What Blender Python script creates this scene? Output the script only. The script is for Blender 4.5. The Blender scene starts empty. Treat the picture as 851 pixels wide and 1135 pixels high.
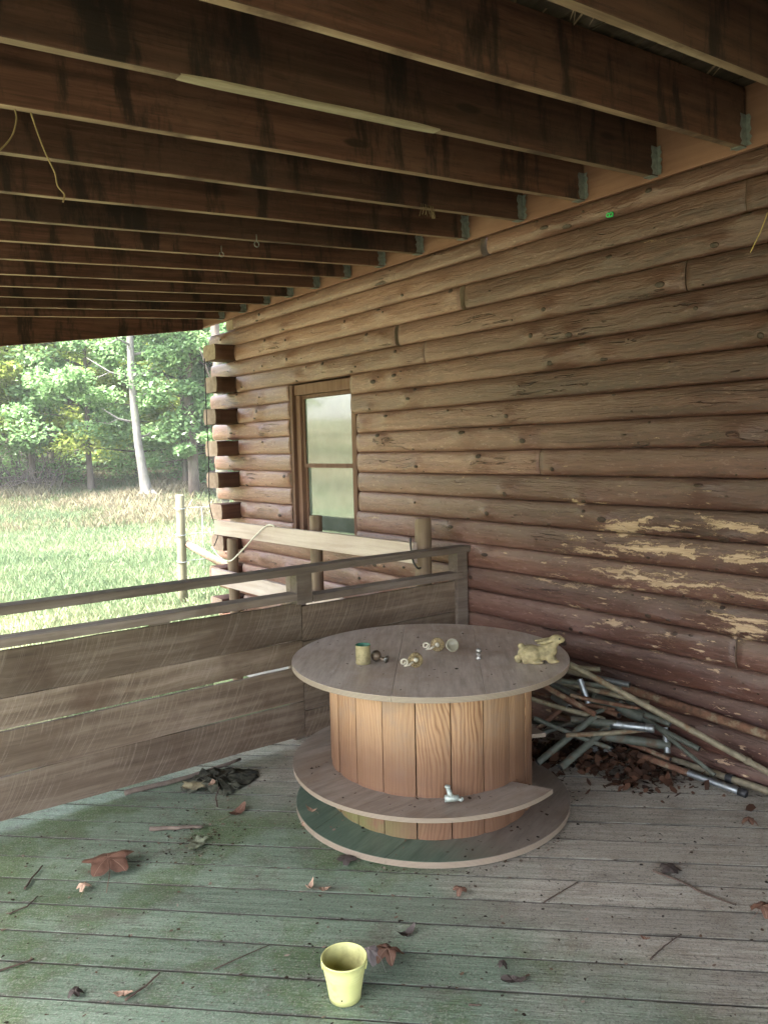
import bpy, bmesh, math, random
import numpy as np
from mathutils import Vector, Matrix, noise as mnoise
random.seed(7)
np.random.seed(7)
S = bpy.context.scene
COL = S.collection
PI = math.pi
R = math.radians

# ------------------------------------------------------------------ node helpers
class NT:
    def __init__(s, name):
        s.m = bpy.data.materials.new(name)
        s.m.use_nodes = True
        s.t = s.m.node_tree
        s.t.nodes.clear()
        s.out = s.t.nodes.new('ShaderNodeOutputMaterial')
    def n(s, typ, **kw):
        nd = s.t.nodes.new(typ)
        for k, v in kw.items():
            setattr(nd, k, v)
        return nd
    def link(s, a, b):
        s.t.links.new(a, b)
    def put(s, sock, v):
        if hasattr(v, 'links') or isinstance(v, bpy.types.NodeSocket):
            s.t.links.new(v, sock)
        else:
            if isinstance(v, (tuple, list)) and len(v) == 3 and sock.type == 'RGBA':
                v = (*v, 1)
            sock.default_value = v
    def obj(s): return s.n('ShaderNodeTexCoord').outputs['Object']
    def pos(s): return s.n('ShaderNodeNewGeometry').outputs['Position']
    def island(s): return s.n('ShaderNodeNewGeometry').outputs['Random Per Island']
    def orand(s): return s.n('ShaderNodeObjectInfo').outputs['Random']
    def attr(s, name, out='Fac'):
        a = s.n('ShaderNodeAttribute'); a.attribute_name = name
        return a.outputs[out]
    def math(s, op, a, b=0.0, c=None, clamp=False):
        nd = s.n('ShaderNodeMath', operation=op, use_clamp=clamp)
        s.put(nd.inputs[0], a); s.put(nd.inputs[1], b)
        if c is not None: s.put(nd.inputs[2], c)
        return nd.outputs[0]
    def vmath(s, op, a, b):
        nd = s.n('ShaderNodeVectorMath', operation=op)
        s.put(nd.inputs[0], a); s.put(nd.inputs[1], b)
        return nd.outputs[0]
    def sep(s, v):
        nd = s.n('ShaderNodeSeparateXYZ'); s.put(nd.inputs[0], v)
        return nd.outputs
    def comb(s, x, y, z):
        nd = s.n('ShaderNodeCombineXYZ')
        s.put(nd.inputs[0], x); s.put(nd.inputs[1], y); s.put(nd.inputs[2], z)
        return nd.outputs[0]
    def scl(s, v, sc): return s.vmath('MULTIPLY', v, sc)
    def add(s, v, w): return s.vmath('ADD', v, w)
    def noise(s, v, scale=1.0, detail=4.0, rough=.55, dist=0.0, col=False):
        nd = s.n('ShaderNodeTexNoise')
        s.put(nd.inputs['Vector'], v)
        nd.inputs['Scale'].default_value = scale
        nd.inputs['Detail'].default_value = detail
        nd.inputs['Roughness'].default_value = rough
        nd.inputs['Distortion'].default_value = dist
        return nd.outputs['Color' if col else 'Fac']
    def voro(s, v, scale=1.0, feature='F1', out='Distance'):
        nd = s.n('ShaderNodeTexVoronoi', feature=feature)
        s.put(nd.inputs['Vector'], v)
        nd.inputs['Scale'].default_value = scale
        return nd.outputs[out]
    def wave(s, v, scale=1.0, typ='BANDS', direction='X', dist=0., detail=2., dscale=1.):
        nd = s.n('ShaderNodeTexWave', wave_type=typ)
        if typ == 'BANDS': nd.bands_direction = direction
        else: nd.rings_direction = direction
        s.put(nd.inputs['Vector'], v)
        nd.inputs['Scale'].default_value = scale
        nd.inputs['Distortion'].default_value = dist
        nd.inputs['Detail'].default_value = detail
        nd.inputs['Detail Scale'].default_value = dscale
        return nd.outputs['Fac']
    def ramp(s, f, stops):
        nd = s.n('ShaderNodeValToRGB')
        s.put(nd.inputs[0], f)
        el = nd.color_ramp.elements
        while len(el) < len(stops): el.new(.5)
        for e, (p, c) in zip(el, stops):
            e.position = p
            e.color = (c, c, c, 1) if not isinstance(c, (tuple, list)) else (*c, 1)
        return nd.outputs['Color']
    def rng(s, f, a, b, lo=0., hi=1.):
        nd = s.n('ShaderNodeMapRange', interpolation_type='SMOOTHSTEP')
        s.put(nd.inputs[0], f)
        nd.inputs[1].default_value = a; nd.inputs[2].default_value = b
        nd.inputs[3].default_value = lo; nd.inputs[4].default_value = hi
        return nd.outputs[0]
    def mix(s, f, a, b, blend='MIX'):
        nd = s.n('ShaderNodeMix', data_type='RGBA', blend_type=blend)
        s.put(nd.inputs[0], f); s.put(nd.inputs[6], a); s.put(nd.inputs[7], b)
        return nd.outputs[2]
    def bump(s, h, strength=.3, dist=.01):
        nd = s.n('ShaderNodeBump')
        nd.inputs['Strength'].default_value = strength
        nd.inputs['Distance'].default_value = dist
        s.put(nd.inputs['Height'], h)
        return nd.outputs[0]
    def done(s, color, rough=.8, metal=0., normal=None, spec=.35, **kw):
        p = s.n('ShaderNodeBsdfPrincipled')
        s.put(p.inputs['Base Color'], color)
        s.put(p.inputs['Roughness'], rough)
        s.put(p.inputs['Metallic'], metal)
        p.inputs['Specular IOR Level'].default_value = spec
        if normal is not None: s.put(p.inputs['Normal'], normal)
        for k, v in kw.items(): s.put(p.inputs[k], v)
        s.link(p.outputs[0], s.out.inputs[0])
        return s.m

# ------------------------------------------------------------------ materials
def m_wood(name, dark, mid, light, axis=0, gs=34., stretch=.05, bump=.25, rough=.8, blotch=None, blotch_amt=(.55, .75),
           saw=0., spec=.3, rings=0., island=False, wet=None):
    t = NT(name)
    r = t.island() if island else t.orand()
    o = t.obj()
    off = t.math('MULTIPLY', r, 37.0)
    v = t.add(o, t.comb(off, off, t.math('MULTIPLY', r, 11.0)))
    sc = [1, 1, 1]; sc[axis] = stretch
    g = t.scl(v, tuple(sc))
    warp = t.noise(t.scl(v, (1.5, 1.5, 1.5)), 1., 2.)
    g2 = t.add(g, t.comb(*[(0. if i == axis else t.math('MULTIPLY', warp, .05)) for i in range(3)]))
    n1 = t.noise(g2, gs, 5., .65)
    n2 = t.noise(g2, gs * 4, 3., .6)
    big = t.noise(v, 1.7, 4., .6)
    f = t.math('ADD', t.math('MULTIPLY', n1, .6), t.math('MULTIPLY', big, .4))
    c = t.ramp(f, [(.3, dark), (.5, mid), (.72, light)])
    h = t.math('ADD', n1, t.math('MULTIPLY', n2, .5))
    if rings:
        w = t.wave(g2, rings, 'BANDS', 'Y' if axis != 1 else 'X', 9., 3., 1.2)
        c = t.mix(t.math('MULTIPLY', t.rng(w, .55, .95), .5), c, dark)
    c = t.mix(t.math('MULTIPLY', t.rng(n2, .58, .72), .55), c, dark)
    if saw:
        sx = t.sep(v)
        zz = t.math('MULTIPLY', sx[2], -.52)
        z2 = t.math('MULTIPLY', t.math('MULTIPLY', t.sep(o)[2], t.sep(o)[2]), 1.6)
        ph = t.math('ADD', t.math('ADD', sx[0], zz), z2)
        ln = t.noise(t.comb(t.math('MULTIPLY', ph, 75.), off, 0.), 1., 4., .7)
        w2 = t.noise(t.add(v, (7, 3, 1)), 3.2, 5., .65)
        w3 = t.noise(v, 22., 4., .7)
        sm = t.math('MULTIPLY', t.math('MULTIPLY', t.rng(ln, .50, .60), t.rng(w2, .36, .54)), t.rng(w3, .25, .6))
        c = t.mix(t.math('MULTIPLY', sm, saw), c, light)
        h = t.math('ADD', h, t.math('MULTIPLY', sm, -.6))
    if blotch is not None:
        b = t.noise(t.add(v, (5, 9, 2)), 2.6, 6., .62)
        c = t.mix(t.rng(b, *blotch_amt), c, blotch)
    ov = t.rng(r, 0., 1., .78, 1.2)
    c = t.mix(1., c, t.comb(ov, ov, ov), 'MULTIPLY')
    return t.done(c, rough, 0., t.bump(h, bump, .004), spec)

def m_log():
    t = NT('log_stain')
    o = t.obj(); p = t.pos(); r = t.orand()
    off = t.math('MULTIPLY', r, 43.)
    v = t.add(o, t.comb(off, off, off))
    wv = t.add(v, t.comb(0., t.math('MULTIPLY', t.noise(v, 3.5, 3.), .05), t.math('MULTIPLY', t.noise(t.add(v, (9, 9, 9)), 3.5, 3.), .05)))
    g = t.scl(wv, (.05, 1., 1.))
    n1 = t.noise(g, 26., 6., .66)
    n2 = t.noise(t.scl(wv, (.09, 1, 1)), 95., 3., .65)
    big = t.noise(t.scl(v, (.5, 1.5, 1.5)), 1.6, 5., .65)
    mott = t.noise(t.scl(v, (.25, 1, 1)), 8., 7., .72)
    mot2 = t.noise(t.add(t.scl(v, (.3, 1, 1)), (4, 4, 4)), 6., 7., .72)
    c = t.ramp(n1, [(.28, (.031, .0118, .0085)), (.5, (.070, .0285, .0205)), (.76, (.129, .059, .044))])
    c = t.mix(t.rng(big, .38, .68, 0., .6), c, (0.1029, 0.0471, 0.0379))
    y = t.sep(p)[1]; z = t.sep(p)[2]
    # paler stain towards the open corner of the house
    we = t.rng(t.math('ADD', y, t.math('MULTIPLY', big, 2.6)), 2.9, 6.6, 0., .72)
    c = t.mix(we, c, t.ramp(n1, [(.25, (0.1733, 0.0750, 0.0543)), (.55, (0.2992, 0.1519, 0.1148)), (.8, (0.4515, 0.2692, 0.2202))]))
    # upper faces greyer: part dust and weathering, part light put into the colour
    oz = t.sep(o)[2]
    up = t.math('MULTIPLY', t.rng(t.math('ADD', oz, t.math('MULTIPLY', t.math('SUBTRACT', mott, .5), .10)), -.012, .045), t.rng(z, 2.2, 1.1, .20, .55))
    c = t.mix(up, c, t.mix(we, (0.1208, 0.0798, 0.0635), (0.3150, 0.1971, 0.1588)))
    c = t.mix(t.rng(mott, .54, .76, 0., .65), c, t.mix(we, (0.1575, 0.0750, 0.0573), (0.4305, 0.2644, 0.2202)))
    c = t.mix(t.rng(mot2, .52, .72, 0., .65), c, t.mix(we, (0.0473, 0.0173, 0.0133), (0.1575, 0.0673, 0.0461)))
    c = t.mix(t.math('MULTIPLY', t.rng(n2, .60, .74), .55), c, (0.0368, 0.0154, 0.0123))
    # crisp small scuffs and specks
    f1 = t.noise(t.scl(wv, (.3, 1, 1)), 70., 4., .7)
    c = t.mix(t.math('MULTIPLY', t.rng(f1, .58, .66), .5), c, t.mix(we, (0.1995, 0.1202, 0.1024), (0.5250, 0.3653, 0.3176)))
    f2 = t.noise(t.add(t.scl(wv, (.22, 1, 1)), (7, 7, 7)), 60., 4., .7)
    c = t.mix(t.math('MULTIPLY', t.rng(f2, .57, .65), .6), c, t.mix(we, (0.0368, 0.0135, 0.0102), (0.1470, 0.0673, 0.0492)))
    # drying checks: long thin dark cracks
    cn = t.noise(t.scl(wv, (.035, 1, 1)), 19., 2., .5)
    ck = t.math('MULTIPLY', t.rng(t.math('ABSOLUTE', t.math('SUBTRACT', cn, .5)), .013, .004), t.rng(mot2, .53, .62))
    c = t.mix(t.math('MULTIPLY', ck, .85), c, (0.0189, 0.0087, 0.0072))
    ov = t.rng(r, 0., 1., .86, 1.14)
    c = t.mix(1., c, t.comb(ov, ov, ov), 'MULTIPLY')
    # flaking stain: raw timber showing in the lower courses
    pn = t.noise(t.add(t.scl(p, (2., 2.3, 13.)), t.comb(0., t.math('MULTIPLY', t.noise(p, 14., 4., .7), .35), t.math('MULTIPLY', t.noise(p, 22., 4., .7), .5))), 1., 10., .72, .3)
    qs = t.noise(t.scl(p, (2., 9., 46.)), 1., 6., .66)
    bz = t.math('MULTIPLY', t.rng(z, .30, .92), t.rng(z, 1.36, 1.10))
    by = t.rng(y, 3.7, 2.15)
    bias = t.math('MULTIPLY', t.math('MULTIPLY', bz, by), .142)
    m1 = t.rng(t.math('ADD', pn, bias), .68, .70)
    bs = t.math('MULTIPLY', t.math('MULTIPLY', t.rng(z, 2.2, .9), t.rng(y, 4.8, 2.)), .125)
    m2 = t.rng(t.math('ADD', qs, bs), .742, .762)
    mk = t.math('MAXIMUM', m1, m2)
    ed = t.rng(t.math('ADD', pn, bias), .655, .685)
    c = t.mix(t.math('MULTIPLY', ed, .35), c, (0.2100, 0.1154, 0.0820))
    raw = t.ramp(t.noise(t.scl(p, (9, 9, 120)), 1., 5., .7), [(.3, (.31, .20, .125)), (.7, (.55, .40, .275))])
    c = t.mix(t.math('MULTIPLY', mk, .92), c, raw)
    h = t.math('SUBTRACT', t.math('ADD', n1, t.math('MULTIPLY', n2, .6)), t.math('ADD', t.math('MULTIPLY', mk, .5), t.math('MULTIPLY', ck, 1.2)))
    return t.done(c, t.rng(mk, 0, 1, .44, .85), 0., t.bump(h, .8, .008), .5)

def m_plain(name, col, rough=.6, metal=0., var=.25, scale=20., bump=.0, spot=None, spot_amt=(.6, .7), spec=.4):
    t = NT(name)
    v = t.add(t.obj(), t.comb(t.math('MULTIPLY', t.orand(), 31.), 0., 0.))
    n = t.noise(v, scale, 5., .6)
    lo = tuple(x * (1 - var) for x in col); hi = tuple(min(1, x * (1 + var)) for x in col)
    c = t.ramp(n, [(.3, lo), (.7, hi)])
    if spot is not None:
        s2 = t.noise(t.add(v, (3, 1, 7)), scale * .5, 7., .65)
        k = t.rng(s2, *spot_amt)
        c = t.mix(k, c, spot)
        rough = t.rng(k, 0, 1, rough, .9)
        if metal: metal = t.rng(k, 0, 1, metal, .1)
    return t.done(c, rough, metal, t.bump(n, bump, .003) if bump else None, spec)

def m_deck():
    t = NT('deck_boards_weathered')
    o = t.obj(); p = t.pos(); r = t.island()
    so = t.sep(o)
    off = t.math('MULTIPLY', r, 29.)
    v = t.add(o, t.comb(off, off, 0.))
    n1 = t.noise(t.scl(v, (.05, 1, 1)), 48., 6., .70)
    n2 = t.noise(t.scl(v, (.08, 1, 1)), 170., 3., .65)
    big = t.noise(p, 1.5, 6., .64)
    med = t.noise(p, 5., 7., .70)
    mos = t.noise(t.add(p, (3, 7, 0)), 2.1, 8., .70)
    fine = t.noise(p, 62., 3., .72)
    gr = t.noise(p, 140., 4., .75)
    sp3 = t.noise(p, 26., 7., .78)
    grey = t.ramp(n1, [(.25, (0.1811, 0.1528, 0.1181)), (.5, (0.3317, 0.2971, 0.2426)), (.78, (0.4999, 0.4659, 0.3901))])
    grey = t.mix(t.rng(med, .48, .72, 0., .75), grey, (0.1940, 0.1528, 0.1125))
    grey = t.mix(t.rng(big, .5, .72, 0., .5), grey, (0.4999, 0.4725, 0.4021))
    grn = t.ramp(n1, [(.25, (0.0854, 0.1306, 0.0844)), (.52, (0.1667, 0.2287, 0.1607)), (.8, (0.2823, 0.3441, 0.2662))])
    grn = t.mix(t.rng(mos, .47, .60, 0., .85), grn, t.ramp(sp3, [(.3, (0.0424, 0.0788, 0.0254)), (.7, (0.1077, 0.1652, 0.0635))]))
    grn = t.mix(t.rng(med, .52, .7, 0., .7), grn, (0.1000, 0.1036, 0.0764))
    x = t.sep(p)[0]
    gm = t.rng(t.math('ADD', x, t.math('MULTIPLY', big, 1.7)), 3.0, 2.2)
    c = t.mix(gm, grey, grn)
    s = t.math('FRACT', t.math('DIVIDE', t.math('ADD', so[1], 2.436 + 100 * .149), .149))
    e = t.math('MINIMUM', s, t.math('SUBTRACT', 1., s))
    wn = t.noise(t.scl(v, (1, .2, 1)), 5., 5., .7)
    em = t.math('MULTIPLY', t.rng(e, .065, .04), t.rng(wn, .50, .64))
    c = t.mix(t.math('MULTIPLY', em, .14), c, t.mix(gm, (.46, .42, .37), (.34, .40, .33)))
    dk = t.math('MULTIPLY', t.rng(e, .09, .03), t.rng(wn, .52, .40))
    c = t.mix(t.math('MULTIPLY', dk, .75), c, (.05, .044, .034))
    # grime, flakes, lichen specks, dark stains along the grain
    c = t.mix(t.math('MULTIPLY', t.rng(fine, .59, .68), .75), c, (.035, .03, .024))
    c = t.mix(t.math('MULTIPLY', t.rng(gr, .52, .60), .38), c, (.44, .42, .375))
    c = t.mix(t.math('MULTIPLY', t.rng(sp3, .57, .66), t.math('MULTIPLY', t.rng(big, .42, .6), .75)), c, (.075, .064, .052))
    g2 = t.noise(t.add(p, (5, 5, 5)), 120., 4., .75)
    c = t.mix(t.math('MULTIPLY', t.rng(g2, .53, .61), .5), c, (.085, .075, .058))
    lich = t.math('MULTIPLY', t.rng(t.noise(t.add(p, (1, 2, 3)), 40., 5., .78), .60, .68), t.rng(med, .42, .58))
    c = t.mix(t.math('MULTIPLY', lich, .6), c, (.44, .45, .41))
    stn = t.noise(t.scl(v, (.35, 1, 1)), 7., 7., .72)
    c = t.mix(t.rng(stn, .54, .72, 0., .7), c, (.10, .084, .070))
    c = t.mix(t.math('MULTIPLY', t.rng(n2, .58, .72), .6), c, (.06, .05, .042))
    nzz = t.sep(t.n('ShaderNodeNewGeometry').outputs['Normal'])[2]
    c = t.mix(t.rng(nzz, .93, .75, 0., .85), c, (.045, .038, .030))
    ov = t.rng(r, 0., 1., .82, 1.15)
    c = t.mix(1., c, t.comb(ov, ov, ov), 'MULTIPLY')
    h = t.math('ADD', n1, t.math('ADD', t.math('MULTIPLY', n2, .7), t.math('ADD', t.math('MULTIPLY', med, .6), t.math('MULTIPLY', sp3, .4))))
    return t.done(c, t.rng(big, .3, .7, .45, .75), 0., t.bump(h, .5, .005), .4)

def m_disc(name, green=0., dark=1.):
    t = NT(name)
    o = t.obj(); p = t.pos()
    so = t.sep(o)
    n1 = t.noise(t.scl(o, (.12, 1., 1.)), 38., 5., .65)
    rad = t.wave(o, 9., 'RINGS', 'Z', 6., 4., 2.)
    big = t.noise(o, 3.2, 6., .65)
    c = t.ramp(n1, [(.28, (.31, .25, .205)), (.52, (.465, .39, .335)), (.76, (.60, .52, .46))])
    c = t.mix(t.rng(big, .42, .66, 0., .75), c, (0.343, 0.250, 0.187))
    sc = t.noise(t.scl(o, (.35, 2.2, 1)), 8., 7., .7)
    c = t.mix(t.math('MULTIPLY', t.rng(sc, .58, .72), .65), c, (0.655, 0.601, 0.577))
    c = t.mix(t.math('MULTIPLY', t.rng(rad, .8, .98), .16), c, (.4, .36, .33))
    c = t.mix(t.math('MULTIPLY', t.rng(t.noise(o, 90., 3., .7), .64, .72), .6), c, (.06, .045, .04))
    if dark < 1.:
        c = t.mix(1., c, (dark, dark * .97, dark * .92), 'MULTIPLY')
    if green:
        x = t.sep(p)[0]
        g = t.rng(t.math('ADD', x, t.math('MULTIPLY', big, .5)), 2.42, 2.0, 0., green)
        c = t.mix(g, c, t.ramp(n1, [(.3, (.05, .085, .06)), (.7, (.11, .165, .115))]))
    # raw plies showing on the rim
    nz = t.sep(t.n('ShaderNodeNewGeometry').outputs['Normal'])[2]
    side = t.rng(t.math('ABSOLUTE', nz), .5, .3)
    ply = t.math('FRACT', t.math('MULTIPLY', so[2], 210.))
    c = t.mix(side, c, t.ramp(ply, [(.25, (.16, .12, .09)), (.5, (.36, .29, .22)), (.8, (.26, .2, .15))]))
    h = t.math('ADD', n1, sc)
    return t.done(c, t.rng(sc, .35, .65, .34, .6), 0., t.bump(h, .22, .003), .5)

def m_stave():
    t = NT('stave_pine')
    o = t.obj(); r = t.island(); p = t.pos()
    off = t.math('MULTIPLY', r, 53.)
    v = t.add(o, t.comb(off, off, off))
    warp = t.noise(t.scl(v, (5, 5, 2.)), 1., 3.)
    so = t.sep(o)
    ang = t.math('ARCTAN2', so[1], so[0])
    ac = t.math('MULTIPLY', ang, .43)
    q = t.comb(t.math('ADD', t.math('ADD', ac, off), t.math('MULTIPLY', t.math('MULTIPLY', t.math('SUBTRACT', so[2], .3), t.math('SUBTRACT', so[2], .3)), t.math('MULTIPLY', t.math('SUBTRACT', r, .5), .9))), t.math('MULTIPLY', so[2], .13), off)
    q = t.add(q, t.comb(t.math('MULTIPLY', warp, .085), 0., 0.))
    w = t.wave(q, 21., 'BANDS', 'X', 4.5, 3., 1.6)
    n1 = t.noise(t.scl(v, (1, 1, .05)), 60., 4., .6)
    c = t.ramp(w, [(.1, (0.4300, 0.2538, 0.1350)), (.6, (0.3600, 0.2021, 0.1035)), (.97, (0.1900, 0.0865, 0.0414))])
    c = t.mix(t.rng(t.math('FRACT', t.math('MULTIPLY', r, 7.3)), .1, .7, .1, .7), c, (.38, .23, .128))
    c = t.mix(t.rng(n1, .4, .7, 0., .4), c, (.46, .285, .17))
    kn = t.voro(t.add(t.scl(v, (3.2, 3.2, 2.4)), t.comb(off, 0., 0.)), 1.)
    c = t.mix(t.rng(kn, .13, .05), c, (.09, .04, .022))
    br = t.rng(r, 0., 1., .80, 1.06)
    c = t.mix(1., c, t.comb(br, br, br), 'MULTIPLY')
    # weathered grey veil and dark tide mark low down
    st = t.noise(t.add(v, (1, 2, 3)), 6., 6., .65)
    c = t.mix(t.rng(st, .48, .72, 0., .7), c, (.25, .175, .125))
    z = so[2]
    tide = t.math('MULTIPLY', t.rng(t.math('ADD', z, t.math('MULTIPLY', st, .16)), .62, .34), .8)
    c = t.mix(tide, c, (.11, .05, .03))
    x = t.sep(p)[0]
    al = t.math('MULTIPLY', t.rng(t.math('ADD', x, t.math('MULTIPLY', st, .35)), 2.12, 1.88), t.rng(z, .19, .12))
    c = t.mix(t.math('MULTIPLY', t.math('MULTIPLY', al, t.rng(st, .35, .6)), .8), c, (.12, .165, .05))
    return t.done(c, .62, 0., t.bump(t.math('ADD', n1, t.math('MULTIPLY', w, -.4)), .25, .003), .35)

def m_leafcard(name, cols, trans=.4):
    t = NT(name)
    a = t.attr('tint')
    c = t.ramp(a, [(i / max(1, len(cols) - 1), k) for i, k in enumerate(cols)])
    d = t.n('ShaderNodeBsdfDiffuse'); t.put(d.inputs[0], c)
    tr = t.n('ShaderNodeBsdfTranslucent'); t.put(tr.inputs[0], c)
    mx = t.n('ShaderNodeMixShader'); mx.inputs[0].default_value = trans
    t.link(d.outputs[0], mx.inputs[1]); t.link(tr.outputs[0], mx.inputs[2])
    gl = t.n('ShaderNodeBsdfGlossy'); gl.inputs['Roughness'].default_value = .4
    m2 = t.n('ShaderNodeMixShader'); m2.inputs[0].default_value = .025
    t.link(mx.outputs[0], m2.inputs[1]); t.link(gl.outputs[0], m2.inputs[2])
    t.link(m2.outputs[0], t.out.inputs[0])
    return t.m

def m_ground():
    t = NT('lawn_ground')
    p = t.pos(); s = t.sep(p)
    big = t.noise(p, .22, 5., .6); med = t.noise(p, 1.5, 6., .65); fine = t.noise(p, 14., 4., .7)
    c = t.ramp(med, [(.3, (0.0680, 0.0935, 0.0480)), (.5, (0.1120, 0.1445, 0.0720)), (.7, (0.1680, 0.1700, 0.0960))])
    dry = t.ramp(fine, [(.3, (.17, .13, .085)), (.7, (.30, .25, .17))])
    c = t.mix(t.rng(big, .45, .65, 0., .75), c, dry)
    dist = t.math('SQRT', t.math('ADD', t.math('MULTIPLY', s[0], s[0]), t.math('MULTIPLY', s[1], s[1])))
    band = t.rng(t.math('ADD', dist, t.math('MULTIPLY', med, 5.)), 21., 25.)
    c = t.mix(t.math('MULTIPLY', band, t.rng(med, .35, .6)), c, t.ramp(fine, [(.3, (0.1040, 0.0850, 0.0520)), (.7, (0.1760, 0.1487, 0.0920))]))
    return t.done(c, .95, 0., t.bump(fine, .6, .03), .1)

def m_bark(name, lo, hi, sc=9.):
    t = NT(name)
    v = t.add(t.obj(), t.comb(t.math('MULTIPLY', t.orand(), 17.), 0., 0.))
    n = t.noise(t.scl(v, (1, 1, .25)), sc, 6., .7)
    b = t.noise(v, 1.3, 4.)
    c = t.ramp(n, [(.3, lo), (.7, hi)])
    c = t.mix(t.rng(b, .5, .7, 0., .4), c, (.10, .12, .07))
    return t.done(c, .9, 0., t.bump(n, .6, .02), .2)

M = {}
M['log'] = m_log()
M['logend'] = m_wood('log_end_grain', (.13, .085, .06), (.27, .19, .145), (.40, .31, .26), axis=1, gs=20, stretch=1., blotch=(.16, .11, .09))
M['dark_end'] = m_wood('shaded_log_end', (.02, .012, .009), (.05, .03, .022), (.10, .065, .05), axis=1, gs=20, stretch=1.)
M['logside'] = m_wood('log_side_stain', (.035, .015, .010), (.07, .03, .02), (.12, .058, .04), axis=0, gs=30)
M['knot'] = m_plain('knot', (.036, .019, .013), .6, 0., .7, 90., .6)
M['deck'] = m_deck()
def m_joist():
    t = NT('joist_timber')
    o = t.obj(); r = t.orand()
    off = t.math('MULTIPLY', r, 37.)
    v = t.add(o, t.comb(off, off, off))
    n1 = t.noise(t.scl(v, (.04, 1, 1)), 30., 6., .7)
    n2 = t.noise(t.scl(v, (.06, 1, 1)), 110., 3., .65)
    big = t.noise(t.scl(v, (1, 1, 1.5)), 1.8, 5., .65)
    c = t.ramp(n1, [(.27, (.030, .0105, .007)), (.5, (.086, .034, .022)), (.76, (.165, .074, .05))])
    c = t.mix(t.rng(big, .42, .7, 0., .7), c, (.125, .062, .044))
    run = t.noise(t.scl(v, (1, 1, .22)), 6.5, 6., .7)
    c = t.mix(t.rng(run, .50, .62, 0., .85), c, (.015, .0075, .006))
    tide = t.noise(t.add(v, (3, 3, 3)), 3.2, 6., .6)
    k = t.rng(t.math('ABSOLUTE', t.math('SUBTRACT', tide, .54)), .016, .004)
    c = t.mix(t.math('MULTIPLY', k, .18), c, (.02, .010, .008))
    c = t.mix(t.math('MULTIPLY', t.rng(n2, .58, .7), .5), c, (.025, .011, .008))
    kn = t.voro(t.scl(v, (1.6, 4, 6.)), 1.)
    c = t.mix(t.rng(kn, .13, .07, 0., .8), c, (.02, .009, .006))
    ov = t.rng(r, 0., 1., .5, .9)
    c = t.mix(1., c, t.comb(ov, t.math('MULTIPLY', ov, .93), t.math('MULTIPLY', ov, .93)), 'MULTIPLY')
    return t.done(c, .8, 0., t.bump(t.math('ADD', n1, n2), .4, .004), .3)
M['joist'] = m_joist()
M['gap_shade'] = m_plain('gap_shade_dark', (.035, .027, .02), .95, 0., .6, 60., .5)  # near-black tone standing for the shade between deck boards
M['joist_edge'] = m_wood('joist_bounce_and_splinter', (.085, .045, .03), (.20, .125, .085), (.36, .26, .19), gs=26, blotch=(.06, .03, .02), blotch_amt=(.48, .66))  # bounce light on joist undersides put into a paler colour; splinters share it
M['joist_pale'] = m_wood('raw_split_timber', (.10, .07, .048), (.20, .15, .105), (.32, .26, .195), gs=30)
M['ledger'] = m_wood('ledger_pine', (0.1403, 0.0574, 0.0389), (0.2295, 0.1076, 0.0756), (0.3230, 0.1722, 0.1296), axis=1, gs=18, blotch=(0.1700, 0.0718, 0.0432), blotch_amt=(.55, .75))
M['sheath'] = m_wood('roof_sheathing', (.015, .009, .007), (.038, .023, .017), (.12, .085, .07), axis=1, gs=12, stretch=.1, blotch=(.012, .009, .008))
M['rail'] = m_wood('rail_timber', (.095, .07, .055), (.175, .135, .11), (.29, .24, .205), gs=40, blotch=(.12, .085, .065))
M['board'] = m_wood('rough_sawn_board', (0.0686, 0.0454, 0.0318), (0.1511, 0.1075, 0.0765), (0.3023, 0.2362, 0.1849), gs=30, bump=.5, saw=.42, blotch=(0.0776, 0.0454, 0.0296), blotch_amt=(.5, .8))
M['post'] = m_wood('round_post', (.13, .085, .055), (.235, .165, .115), (.36, .275, .2), axis=2, gs=36, blotch=(.12, .10, .06))
M['plank'] = m_wood('pale_plank', (.30, .225, .19), (.42, .34, .30), (.53, .46, .42), axis=0, gs=30, bump=.15, blotch=(.42, .33, .27))
M['fpost'] = m_wood('fence_post_wood', (0.0780, 0.0720, 0.0450), (0.1200, 0.1110, 0.0720), (0.1740, 0.1590, 0.1140), axis=2, gs=30)
M['trim'] = m_wood('window_trim_paint', (.085, .04, .028), (.15, .078, .055), (.23, .14, .105), axis=2, gs=30, bump=.12)
M['disc'] = m_disc('spool_plywood')
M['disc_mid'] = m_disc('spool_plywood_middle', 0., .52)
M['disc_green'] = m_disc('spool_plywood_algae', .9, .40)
M['stave'] = m_stave()
M['galv'] = m_plain('galvanised_dull', (0.1650, 0.1643, 0.1598), .65, .3, .35, 40., .2, spot=(0.1200, 0.1095, 0.0936))
M['steel'] = m_plain('bright_galvanised', (.27, .29, .31), .42, .85, .2, 50., .1, spot=(.22, .22, .2), spot_amt=(.56, .72))
M['greenpipe'] = m_plain('painted_green_pipe', (0.0714, 0.0779, 0.0626), .6, 0., .3, 30., .15, spot=(0.0816, 0.0561, 0.0374), spot_amt=(.5, .66))
M['greypole'] = m_plain('grey_pole', (0.1872, 0.1596, 0.1087), .65, .2, .3, 25., .2, spot=(0.1404, 0.0760, 0.0413), spot_amt=(.52, .66))
M['rust'] = m_plain('rusty_pipe', (.125, .062, .038), .85, .1, .45, 35., .5, spot=(.21, .165, .11), spot_amt=(.52, .68))
M['black'] = m_plain('black_rubber', (.02, .02, .022), .5)
M['bucket'] = m_plain('yellow_bucket_paint', (.66, .65, .27), .42, 0., .06, 25., .05, spot=(.36, .34, .16), spot_amt=(.55, .72), spec=.5)
M['bucket_in'] = m_plain('yellow_bucket_inside', (.50, .48, .2), .5, 0., .1, 20., .05, spot=(.25, .23, .09), spot_amt=(.48, .75))
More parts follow.
